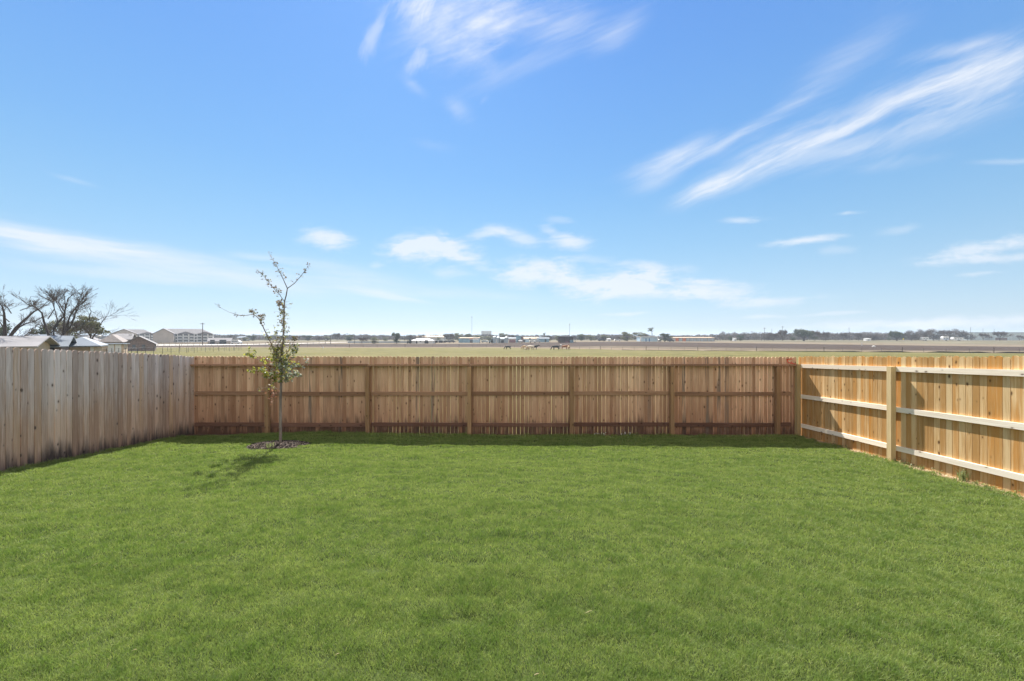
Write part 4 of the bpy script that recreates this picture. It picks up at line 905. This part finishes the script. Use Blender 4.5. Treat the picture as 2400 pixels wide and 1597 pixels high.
building('warehouse', 'long low dark-roofed building right of the apartments', 'building', 487, 541, 235, 800, 793, 9, 'beige', 'shingle', 'gx', face=.8, wins=[('door', 'dark', .1, .3, 0, 2.4), ('door', 'dark', .5, .8, 0, 2.4)])
building('house', 'small pale building behind the white van', 'building', 555, 570, 320, 792, 789, 8, 'cream', 'metalroof', 'gx', wins=W_((.5,), 1, 2, .1))
building('long_wall', 'long plain grey wall behind the small field trees', 'wall', 815, 963, 255, 800.5, 799.8, .4, 'galv', 'trim', 'flat', over=.05)
o = building('house', 'white house with bright pale roof beside a small tractor', 'house', 964, 1014, 245, 799, 793.2, 9, 'white', 'rusty', 'hip', hipin=3.5, wins=[('door', 'dark', .22, .28, 0, 2.1), ('window', 'glass', .4, .47, .9, 1.9), ('door', 'dark', .62, .8, 0, 2.2)], over=.6)
building('shed', 'low open shed right of the bright-roofed white house', 'shed', 1014, 1040, 262, 799, 798, 5, 'cream', 'galv', 'flat', wins=[('door', 'dark', .1, .45, 0, 1.6), ('door', 'dark', .55, .9, 0, 1.6)])
building('barn', 'long pale brown-roofed barn behind the white house on the horizon', 'barn', 975, 1040, 420, 790.5, 787.5, 12, 'cream', 'tanwall', 'gx', wins=[('door', 'dark', .2, .3, 0, 3)])
o = building('shed', 'faded blue metal shed with a white right end', 'shed', 1075, 1122, 262, 793.2, 791.8, 10, 'bluemetal', 'tanwall', 'mono', wins=[('wall_panel', 'trim', .70, .995, 1.9, 3.2), ('wall_panel', 'lblue', .70, .995, 0, 1.85), ('door', 'glass', .56, .70, 0, 1.6), ('wall_panel', 'orange', .54, .70, 2.2, 2.9)], over=.3)
def silo(px, D, rpx, eave, top, label):
    o = thing('grain_bin', px, D, label, 'grain bin', 'metal grain bins'); z0 = o.location.z; r = rpx*D/F; He = rowz(eave, D)-z0
    b = MB(); pr = [(r, -.3)]
    k = 6
    for i in range(k): pr += [(r, He*i/k+.05), (r*1.02, He*(i+.5)/k)]
    pr.append((r, He)); b.rev(pr, 18); b.build('wall', M['galv'], o)
    b = MB(); b.rev([(r*1.06, He+.003), (r*.55, He+(rowz(top, D)-z0-He)*.6), (r*.15, rowz(top, D)-z0), (r*.12, rowz(top, D)-z0+.2)], 18); b.build('roof', M['trim'], o)
silo(1159, 255, 4.3, 790, 788.2, 'leftmost grain bin, tallest of the three'); silo(1168, 258, 4.0, 791, 789.3, 'middle grain bin standing right beside the leftmost bin'); silo(1187, 256, 4.0, 791, 789, 'grain bin right of the low grey shed')
building('shed', 'low grey shed between two grain bins with a dark doorway', 'shed', 1172, 1183, 256, 794, 792, 6, 'galv', 'galv', 'gx', wins=[('door', 'dark', .2, .8, 0, 1.7)], over=.1)
building('shed', 'pale lilac shed with a maroon lower wall right of the grain bins', 'shed', 1192, 1209, 262, 794, 792, 7, 'cream', 'metalroof', 'gx', wins=[('wall_panel', 'purple', .1, .95, 0, 1.9)], over=.2)
o = building('tank_tower', 'tall blue-grey box tower right of the grain bins', 'tower', 1209, 1221, 270, 788, 787, 4, 'bluemetal', 'metalroof', 'flat', over=.15, wins=[('door', 'dark', .4, .6, 0, 1.9)]); bxp('wall_panel', 'brick', o, o['W']+.003, o['W']+1.7, .3, 3.8, -.3, o['H']-.2)
building('shed', 'small blue-grey barn with pale roof below the ragged-topped tree', 'barn', 1261, 1287, 275, 794, 792, 7, 'bluemetal', 'metalroof', 'gx', over=.4, wins=[('door', 'trim', .01, .05, 0, 3.1), ('door', 'glass', .6, .75, 0, 2)])
building('shed', 'low pale blue shed left of the small blue-grey barn', 'shed', 1222, 1240, 272, 797, 796, 5, 'lblue', 'galv', 'flat', over=.2, wins=[('door', 'glass', .3, .5, 0, 1.6)])
building('barn', 'long low tan-roofed barn far behind the farm sheds', 'barn', 1226, 1262, 430, 794, 790.5, 14, 'galv', 'tanwall', 'gx', over=.4, wins=[('door', 'dark', .4, .5, 0, 2)])
# dark open barn on posts
o = thing('open_barn', 1311, 262, 'dark open-fronted barn on posts with clutter inside', 'barn'); s_ = 262/F; z0 = o.location.z; Hb = rowz(790.6, 262)-z0
bxp('roof', 'steel', o, -.6, 37*s_+.3, -.4, 9, Hb, Hb+.35); bxp('wall', 'brick', o, 0, 37*s_, 8.5, 8.7, -.3, Hb-.003)
for x in (0, 12, 24, 36.4): bxp('post', 'barkfar', o, x*s_, x*s_+.25, 0, .25, -.3, Hb-.003)
for x0, x1, h_, mt in ((14, 23, 1.0, 'purple'), (25, 34, 1.7, 'bluemetal')): bxp('partition', mt, o, x0*s_, x1*s_, 1.5, 3, -.3, h_)
o = building('tower_block', 'pale multi-storey tower block far behind the green trees', 'building', 1128, 1151, 900, 777, 776, 20, 'cream', 'concrete', 'flat', over=.3)
for i in range(4):
    for j in range(3): x = 2+i*5; bxp('window', 'galv', o, x, x+2.5, -.1, .1, 2+j*4.3, 4.2+j*4.3)
o = building('shed', 'white metal building with two blue doors', 'building', 1500, 1543, 292, 790.3, 789.2, 8, 'lblue', 'trim', 'flat', over=.25, wins=[('door', 'bluedoor', .30, .355, 0, 2.2), ('door', 'bluedoor', .48, .535, 0, 2.2), ('wall_panel', 'trim', .0, .06, -.2, 3.2), ('wall_panel', 'trim', .94, 1.0, -.2, 3.2), ('window', 'galv', .12, .92, 2.35, 2.8)])
building('shed', 'little white gabled shed between the white building and the dark tree', 'shed', 1543.5, 1550, 294, 797.5, 795.5, 3, 'white', 'trim', 'gy', over=.1, wins=[('window', 'glass', .25, .4, .4, .9), ('window', 'glass', .6, .75, .4, .9)])
wn_ = []
for i in range(11):
    x0 = .055+i*.0865; wn_.append(('door', 'orange' if i in (0, 2) else 'galv', x0, x0+.072, .05, 2.3)); wn_.append(('frame', 'brick', x0+.076, x0+.082, 0, 2.6))
building('storage_building', 'long row of storage units with pale roof and two orange doors', 'building', 1578, 1675, 296, 792.4, 791, 7, 'cream', 'tanwall', 'mono', over=.3, wins=wn_)
building('warehouse', 'very long pale grey metal warehouse at the right edge', 'warehouse', 2274, 2620, 385, 780.2, 779.4, 40, 'warehouse', 'steel', 'flat', over=.15, wins=[('door', 'galv', .10, .15, 0, 3), ('door', 'brick', .17, .25, 0, 2.4)])
for px0, px1, D_, r_, lab in ((1424, 1432, 300, 794.5, 'small white box shed in the middle of the far farm edge'), (2031, 2042, 330, 794, 'low pale shed under the leafless trees left of the white rock'), (1721, 1726, 330, 793.5, 'tiny pale blue box shed right of the storage row')):
    building('shed', lab, 'shed', px0, px1, D_, r_+.4, r_-.4, 3, 'white', 'trim', 'mono', over=.1, wins=[('door', 'galv', .35, .6, 0, 1.3)])

# vehicles and trailers
def wheels(o, xs_, y0, r, w=.2):
    for x in xs_:
        b = MB(); n = 12; b.add([(x+r*math.cos(2*math.pi*k/n), y, r+r*math.sin(2*math.pi*k/n)) for y in (y0-w, y0) for k in range(n)], [tuple(range(n)), tuple(reversed(range(n, 2*n)))]+[(k, k+n, (k+1) % n+n, (k+1) % n) for k in range(n)]); b.build('wheel', M['rubber'], o)
def trailer(px, D, L, H, label, body='trim', stripe=None, group='parked trailers near the right grove'):
    o = thing('camper_trailer', px, D, label, 'trailer', group); b = MB(); c_ = .35
    pr = [(c_, .5), (L-c_, .5), (L, .9), (L, H-.3), (L-.3, H), (.5, H), (0, H-.9), (0, .9)]
    b.add([(x, y, z) for y in (0, 2.3) for x, z in pr], [tuple(range(8)), tuple(reversed(range(8, 16)))]+[(k, k+8, (k+1) % 8+8, (k+1) % 8) for k in range(8)]); b.build('body', M[body], o)
    wheels(o, (L*.45, L*.6), -.003, .36)
    for x in (.2, .7): bxp('window', 'glass', o, L*x, L*x+.8, -.04, .02, H*.5, H*.5+.6)
    bxp('door', 'galv', o, L*.5, L*.5+.7, -.03, .02, .6, H*.5+.9)
    if stripe: bxp('stripe', stripe, o, .3, L-.2, -.02, .01, H*.33, H*.44)
    return o
trailer(2162, 335, 5.0, 3.0, 'white camper trailer behind the first bare trunks of the right grove'); trailer(2210, 335, 5.0, 3.6, 'white camper trailer with a broad blue stripe', stripe='vblue'); trailer(2234, 335, 8.5, 2.7, 'long silver-white trailer left of the warehouse', 'white')
def van(px, D, label, col, L=5.0, cab=True, H=2.0):
    o = thing('parked_van' if H > 1.7 else 'parked_car', px, D, label, 'van' if H > 1.7 else 'car', 'vehicles along the far road')
    pr = [(0, .35), (L, .35), (L, H*.55), (L-.5, H*.6), (L-1.3, H), (.5, H), (.1, H*.6)] 
    b = MB(); n = len(pr); b.add([(x, y, z) for y in (0, 1.8) for x, z in pr], [tuple(range(n)), tuple(reversed(range(n, 2*n)))]+[(k, k+n, (k+1) % n+n, (k+1) % n) for k in range(n)]); b.build('body', M[col], o)
    bxp('window', 'glass', o, .7, L-1.5, -.03, .02, H*.62, H*.9); wheels(o, (L*.2, L*.8), -.003, .33); return o
van(540, 232, 'white van beside the long dark-roofed building', 'trim', 5.6, H=2.3)
van(1040, 262, 'dark car parked left of the blue shed', 'steel', 4.6, H=1.5); van(1050, 264, 'second dark car parked closest to the blue shed', 'steel', 4.6, H=1.6); van(1128, 262, 'pale car parked just right of the blue shed', 'galv', 4.6, H=1.5)
van(1402, 300, 'dark low farm vehicle left of the small white box shed', 'steel', 5.4, H=2.2); van(1440, 300, 'pale pickup standing right of the small white box shed', 'white', 4.8, H=1.6); van(1566, 286, 'dark vehicle parked under the lighter green tree', 'steel', 4.4, H=1.6)
van(1240, 262, 'white car parked right of the tall blue-grey tower', 'trim', 4.4, H=1.5); van(1252, 264, 'grey car parked left of the small blue-grey barn', 'galv', 4.4, H=1.5)
# tractor
def tractor(px, D, label, col):
    o = thing('tractor', px, D, label, 'tractor', 'tractors'); bxp('body', col, o, 0, 2.4, 0, .9, .8, 1.5); f = bxp('cab', 'glass', o, 1.3, 2.5, -.05, .95, 1.503, 2.6); bxp('cab_roof', col, f, 1.25, 2.55, -.1, 1, 2.603, 2.7)
    wheels(o, (1.9,), -.01, .85, .35); wheels(o, (.4,), -.01, .5, .3); return o
tractor(954, 243, 'small dark tractor parked at the left end of the white house', 'steel'); tractor(1146, 252, 'blue-green tractor left of the grain bins', 'bluemetal')
o = thing('fuel_tank', 1215, 252, 'small white horizontal tank on legs by the tall blue-grey tower', 'tank'); b = MB(); b.tube([(0, 0, 1.3), (.15, 0, 1.3), (.16, 0, 1.3), (2.4, 0, 1.3), (2.41, 0, 1.3), (2.55, 0, 1.3)], [.3, .55, .6, .6, .55, .3], 12); b.build('tank', M['trim'], o)
for x in (.5, 2): bxp('leg', 'steel', o, x, x+.12, -.3, .3, -.2, .72)

# poles, lamps
def pole(px, D, top, label, kind='utility', group='utility poles', r=.16):
    o = thing({'utility': 'utility_pole', 'lamp': 'street_lamp', 'flag': 'mast', 'wood': 'utility_pole'}[kind], px, D, label, {'lamp': 'lamp', 'flag': 'mast'}.get(kind, 'pole'), group); H = rowz(top, D)-o.location.z
    b = MB(); b.tube([(0, 0, -.3), (0, 0, H)], [r, r*.6], 7); b.build('pole', M['pole' if kind != 'flag' else 'steel'], o)
    if kind == 'utility':
        f = bxp('crossarm', 'pole', o, -1.1, 1.1, -.25, -.13, H-.7, H-.5)
        for x in (-1, -.4, .4, 1): bxp('insulator', 'lsteel', f, x-.06, x+.06, -.22, -.14, H-.497, H-.25)
    if kind == 'lamp':
        b = MB(); b.rev([(.05, H), (.28, H+.02), (.30, H+.12), (.10, H+.3)], 10, .25, -.1); b.build('lamp_head', M['trim'], o)
    if kind == 'flag': b = MB(); b.box(-.35, .35, -.06, .06, H-.2, H+.5); b.build('lamp_head', M['lsteel'], o)
    return o
pole(353, 215, 780, 'short dark pole in front of the apartment gable', 'wood', r=.2); pole(475, 215, 757, 'tall pole in front of the apartments, highest pole at the left', 'utility', r=.24)
pole(232, 88, 789, 'small street lamp above the tan carport', 'lamp', None, .06)
for px, top, D_, lab in ((748, 785, 300, 'dark pole behind the start of the pale road'), (775, 787, 235, 'dark pole standing by the end of the pale road'), (814, 781, 300, 'pole in front of the dark dense tree'), (831, 787, 240, 'thin pole right of the dark dense tree'), (948, 786, 300, 'pole left of the bright-roofed white house'), (982, 785, 250, 'thin pole against the bright-roofed white house'), (1020, 793, 240, 'short field pole right of the bright-roofed white house'),
                         (1587, 785, 340, 'leftmost thin pole above the storage row'), (1681, 784, 340, 'left one of two thin poles right of the storage row'), (1688, 784, 340, 'right one of two thin poles right of the storage row'), (1785, 783, 320, 'short pole beside the tall one between storage row and live oak'), (1791.5, 768, 320, 'tall pole between the storage row and the live oak'), (1809, 771, 360, 'pole behind the leafless tree left of the forked one'),
                         (1834, 765, 330, 'pole rising through the forked leafless tree'), (1930, 775, 340, 'pole right of the live oak amid spiky leafless branches'), (1990, 768, 340, 'tall pole before the grey woods'), (2041, 777, 340, 'faint pole left of the flat-topped oak'), (2275, 767, 370, 'tall pole at the left end of the warehouse'), (2304, 770, 420, 'pole behind the warehouse roof, left one'), (2330, 771, 420, 'pole behind the warehouse roof, right one')):
    pole(px, D_, top, lab, 'wood' if px not in (1834, 1791.5, 814) else 'utility', r=.17)
pole(1106, 300, 744, 'very tall thin lamp mast above the blue shed', 'flag', None, .10); pole(1335, 290, 761, 'tall thin mast above the dark open barn', 'flag', None, .12); pole(763, 240, 797, 'low round white lamp on a short pole by the pale road', 'lamp', None, .08)
pole(1313, 160, 809, 'short post with a white top by the black cow', 'lamp', None, .06)

# field wire fence
o = empty('wire_fence', (34.3, 159, zt(34.3, 159)), 'long wire livestock fence with wooden and steel posts across the field', 'fence'); z0 = o.location.z
d_ = Vector((14.8, -9.06, 0)); P0 = Vector((34.3, 159, 0)); rr = random.Random(4); tops = []
pts = []
for i4 in range(-9, 29): 
    p = P0+d_*(i4/4.0*1.0); pts.append((p.x, p.y, i4 % 4 == 0))
last = pts[0]; left = []
for k in range(1, 26): left.append((last[0]-6.2*k, last[1]+(1.2*k if k < 6 else 7.2-.25*(k-6)), k % 4 == 0))
for x, y, big in list(reversed(left))+pts:
    z = zt(x, y); b = MB(); h_ = 1.45 if big else 1.15; r_ = .085 if big else .032
    b.tube([(x-34.3, y-159, z-z0-.2), (x-34.3+rr.uniform(-.03, .03), y-159, z-z0+h_)], r_, 5); b.build('post', M['pole' if big else 'steel'], o); tops.append((x-34.3, y-159, z-z0))
b = MB()
for hgt_ in (.35, .7, 1.05):
    b.tube([(x, y-.05, z+hgt_) for x, y, z in tops], .006, 3, False)
b.build('wire', M['steel'], o)
# black silt sheet along the fence foot
b = MB(); pr_ = []
for k in range(0, 60):
    t = k/59; p = P0+d_*(.5+t*8.5); w_ = .12+.55*max(0, t-.25)*(1+.4*math.sin(k*1.7)); p = p+Vector((-.52, -.85, 0))*(1.2+.3*math.sin(k*.6)); pr_.append((p, w_*(0.25 if rr.random() < .15 else 1)))
for (p, wa), (q_, wb_) in zip(pr_, pr_[1:]):
    za, zb = zt(p.x, p.y)-.15, zt(q_.x, q_.y)-.15; n_ = Vector((.52, .85, 0))*.02
    b.add([(p.x, p.y, za), (q_.x, q_.y, zb), (q_.x, q_.y, zb+.15+wb_), (p.x, p.y, za+.15+wa), *( (v_.x, v_.y, zz) for v_, zz in ((p+n_, za), (q_+n_, zb), (q_+n_, zb+.15+wb_), (p+n_, za+.15+wa)))], [(0, 1, 2, 3), (7, 6, 5, 4), (3, 2, 6, 7)])
tag(b.build('silt_fence', M['black']), 'low black plastic silt fence running along the foot of the wire fence', 'silt fence')

# pipe corral fences at the left
def corral(label, P, step, h_, rails, r=.045):
    o = empty('pipe_fence', (P[0][0], P[0][1], zt(*P[0])), label, 'fence', 'pipe corral fences'); z0 = o.location.z; rl = []
    for (xa, ya), (xb, yb) in zip(P, P[1:]):
        L = math.hypot(xb-xa, yb-ya); n_ = max(1, round(L/step))
        for i in range(n_+1):
            x, y = xa+(xb-xa)*i/n_, ya+(yb-ya)*i/n_; z = zt(x, y)-z0; b = MB(); b.tube([(x-P[0][0], y-P[0][1], z-.2), (x-P[0][0], y-P[0][1], z+h_)], r, 5); b.build('post', M['steel'], o); rl.append((x-P[0][0], y-P[0][1], z))
    for f_ in rails: b = MB(); b.tube([(x, y, z+h_*f_) for x, y, z in rl], r*.45, 4, False); b.build('rail', M['steel'], o)
XY = lambda px, D: ((px-1200)*D/F, D)
corral('dark pipe corral with rails just right of the near houses', [XY(222, 66), XY(262, 72), XY(322, 80)], 2.4, 1.5, (.3, .6, .97))
corral('pipe corral fence running along the green field below the apartments', [XY(300, 84), XY(360, 92), XY(455, 104)], 2.6, 1.5, (.35, .97))
corral('back run of pipe fence below the pale road', [XY(300, 122), XY(450, 132), XY(565, 152)], 3.2, 1.4, (.5, .97), .04)
corral('cross run of pipe fence left of the young tree', [XY(420, 112), XY(500, 124), XY(560, 138)], 2.9, 1.4, (.4, .97), .04)
def rail_fence_row():
    o = empty('rail_fence', (XY(300, 196)[0], 196, zt(*XY(300, 196))), 'pale rail fence along the near side of the far road', 'fence'); z0 = o.location.z; x0 = XY(300, 196)[0]; L = []
    for k in range(34): px = 300+k*14; D_ = 196+k*1.0; x, y = XY(px, D_); L.append((x-x0, y-196, zt(x, y)-z0)); b = MB(); b.tube([(L[-1][0], L[-1][1], L[-1][2]-.2), (L[-1][0], L[-1][1], L[-1][2]+1.3)], .07, 5); b.build('post', M['steel'], o)
    b = MB(); b.tube([(x, y, z+1.2) for x, y, z in L], .06, 4, False); b.build('rail', M['steel'], o)
rail_fence_row()
# pale road beyond
b = MB(); rp = [(-100, 205), (200, 205), (400, 208), (560, 216), (700, 238), (820, 268)]; L = []
for (pa, Da), (pb, Db) in zip(rp, rp[1:]):
    for i in range(12): t = i/12; L.append(((pa+(pb-pa)*t-1200)*(Da+(Db-Da)*t)/F, Da+(Db-Da)*t))
for (xa, ya), (xb, yb) in zip(L, L[1:]):
    n_ = 7 if xa < -120 else 6
    for j in range(4):
        y0_, y1_ = j*n_/2, (j+1)*n_/2
        b.quad(*[(x, y, zt(x, y)+.14) for x, y in ((xa, ya+y0_), (xb, yb+y0_), (xb, yb+y1_), (xa, ya+y1_))])
tag(b.build('road', M['road']), kind='structure')
for px, D_, L_, H_, lab in ((2048, 190, 1.6, .55, 'pale rounded boulder on the brown field at the right'), (757, 175, .9, .4, 'small white stone at the edge of the left field')):
    o = thing('boulder', px, D_, lab, 'boulder'); bm = bmesh.new(); bmesh.ops.create_icosphere(bm, subdivisions=3, radius=1)
    for v_ in bm.verts: v_.co *= 1+.18*mnoise.noise(v_.co*1.6); v_.co.x *= L_/2; v_.co.y *= L_*.35; v_.co.z = v_.co.z*H_*.9+H_*.3
    me_ = bpy.data.meshes.new('boulder'); bm.to_mesh(me_); bm.free(); me_.materials.append(M['rock']); bpy.data.objects.remove(o); o = bpy.data.objects.new('boulder', me_); COL.objects.link(o); o.location = at(px, D_); tag(o, lab, 'boulder')
o = thing('warning_sign', 2117, 322, 'small yellow sign under the flat-topped oak', 'sign'); bxp('post', 'lsteel', o, -.05, .05, 0, .06, -.2, .8); b = MB(); b.add([(x, y, z) for y in (-.06, -.01) for x, z in ((0, .7), (.7, 1.4), (0, 2.1), (-.7, 1.4))], [(0, 1, 2, 3), (7, 6, 5, 4)]+[(k, k+4, (k+1) % 4+4, (k+1) % 4) for k in range(4)]); b.build('sign_panel', M['yellow'], o)
o = thing('hydrant_post', 2020, 205, 'slim white marker post at the brown field edge', 'post'); bpy.data.objects.remove(o)
b = MB(); b.tube([(0, 0, -.2), (0, 0, 1.9)], .11, 8); tag(b.build('marker_post', M['lsteel'], loc=at(2020, 205)), 'slim pale marker post standing on the brown field at the right', 'post')

# ------------------------------------------------------------------ cattle
def skin(name, chains, mat, sub=1):
    me_ = bpy.data.meshes.new(name); vs, es, rs = [], [], []
    idx = {}
    for ch in chains:
        prev = None
        for key, co, r in ch:
            if key not in idx: idx[key] = len(vs); vs.append(co); rs.append(r)
            if prev is not None: es.append((prev, idx[key]))
            prev = idx[key]
    me_.from_pydata(vs, es, []); ob = bpy.data.objects.new(name, me_); COL.objects.link(ob)
    ob.modifiers.new('s', 'SKIN'); ob.modifiers.new('u', 'SUBSURF').levels = sub
    for i, r in enumerate(rs): d = me_.skin_vertices[0].data[i]; d.radius = (r, r); d.use_root = i == 0
    dg = bpy.context.evaluated_depsgraph_get(); nm = bpy.data.meshes.new_from_object(ob.evaluated_get(dg)); nm.name = name; bpy.data.objects.remove(ob); bpy.data.meshes.remove(me_)
    nm.materials.clear(); nm.materials.append(M[mat]); nm.polygons.foreach_set('use_smooth', [True]*len(nm.polygons)); return nm
def cow(px, D, mat, label, yaw=0.0, graze=True, s_=1.0):
    ch = [[('hip', (.75, 0, 1.08), .29), ('mid', (.2, 0, 1.0), .36), ('sh', (-.45, 0, 1.05), .33), ('neck', (-.85, 0, 1.0 if graze else 1.25), .20)]]
    if graze: ch.append([('neck', 0, 0), ('n2', (-1.12, 0, .62), .15), ('poll', (-1.25, 0, .36), .13), ('muz', (-1.42, 0, .10), .075)])
    else: ch.append([('neck', 0, 0), ('n2', (-1.05, 0, 1.4), .15), ('poll', (-1.2, 0, 1.42), .14), ('muz', (-1.55, 0, 1.2), .085)])
    for sd in (-1, 1):
        y = .2*sd
        ch.append([('sh', 0, 0), ('e%d' % sd, (-.48, y, .68), .12), ('k%d' % sd, (-.44, y, .38), .07), ('f%d' % sd, (-.48, y, .06), .06)])
        ch.append([('hip', 0, 0), ('st%d' % sd, (.72, y, .70), .15), ('hk%d' % sd, (.92, y, .42), .07), ('hf%d' % sd, (.84, y, .06), .06)])
        ch.append([('poll', 0, 0), ('ear%d' % sd, ((-1.2, .20*sd, .42) if graze else (-1.16, .22*sd, 1.44)), .035)])
    ch.append([('hip', 0, 0), ('t1', (1.04, 0, 1.05), .05), ('t2', (1.12, 0, .7), .025), ('t3', (1.1, 0, .42), .04)])
    nm = skin('cow', ch, mat); o = bpy.data.objects.new('cow', nm); COL.objects.link(o); o.location = at(px, D, 0); o.rotation_euler = (0, 0, yaw); o.scale = (s_*1.22,)*3
    tag(o, label, 'cow', 'cattle grazing in the field')
cow(1190, 160, 'cow_black', 'black cow grazing alone, leftmost of the herd', R(15), s_=.95)
cow(1229, 160, 'cow_tan', 'tan cow half hidden behind the cream cow', R(35), s_=1.0)
cow(1237, 155, 'cow_tan', 'tan calf grazing just left of the cream cow', R(60), s_=.85)
cow(1243, 154, 'cow_white', 'cream cow, palest of the herd', R(10), s_=1.15)
cow(1253.5, 157, 'cow_black', 'black cow touching the rear of the cream cow', R(180), False, s_=1.05)
cow(1302, 155, 'cow_black', 'black cow grazing left of the white-topped post', R(12), s_=1.15)
cow(1324, 160, 'cow_brown', 'reddish-brown cow right of the white-topped post', R(185), False, s_=1.05)
cow(1333, 159, 'cow_tan', 'pale tan cow, rightmost of the herd', R(70), s_=1.0)

# ------------------------------------------------------------------ haze: even thin air round the whole place
b = MB(); b.box(-3100, 3100, -260, 3100, -8, 24)
m = bpy.data.materials.new('haze'); m.use_nodes = True; g = NT(m.node_tree)
vol = g.n('VolumePrincipled'); vol.inputs['Color'].default_value = (.72, .85, 1.0, 1); vol.inputs['Density'].default_value = .0003; vol.inputs['Anisotropy'].default_value = .2
g.nt.links.new(vol.outputs[0], g.n('OutputMaterial').inputs['Volume'])
tag(b.build('haze', m), 'thin pale blue haze lying over the fields', 'haze', kind='stuff')
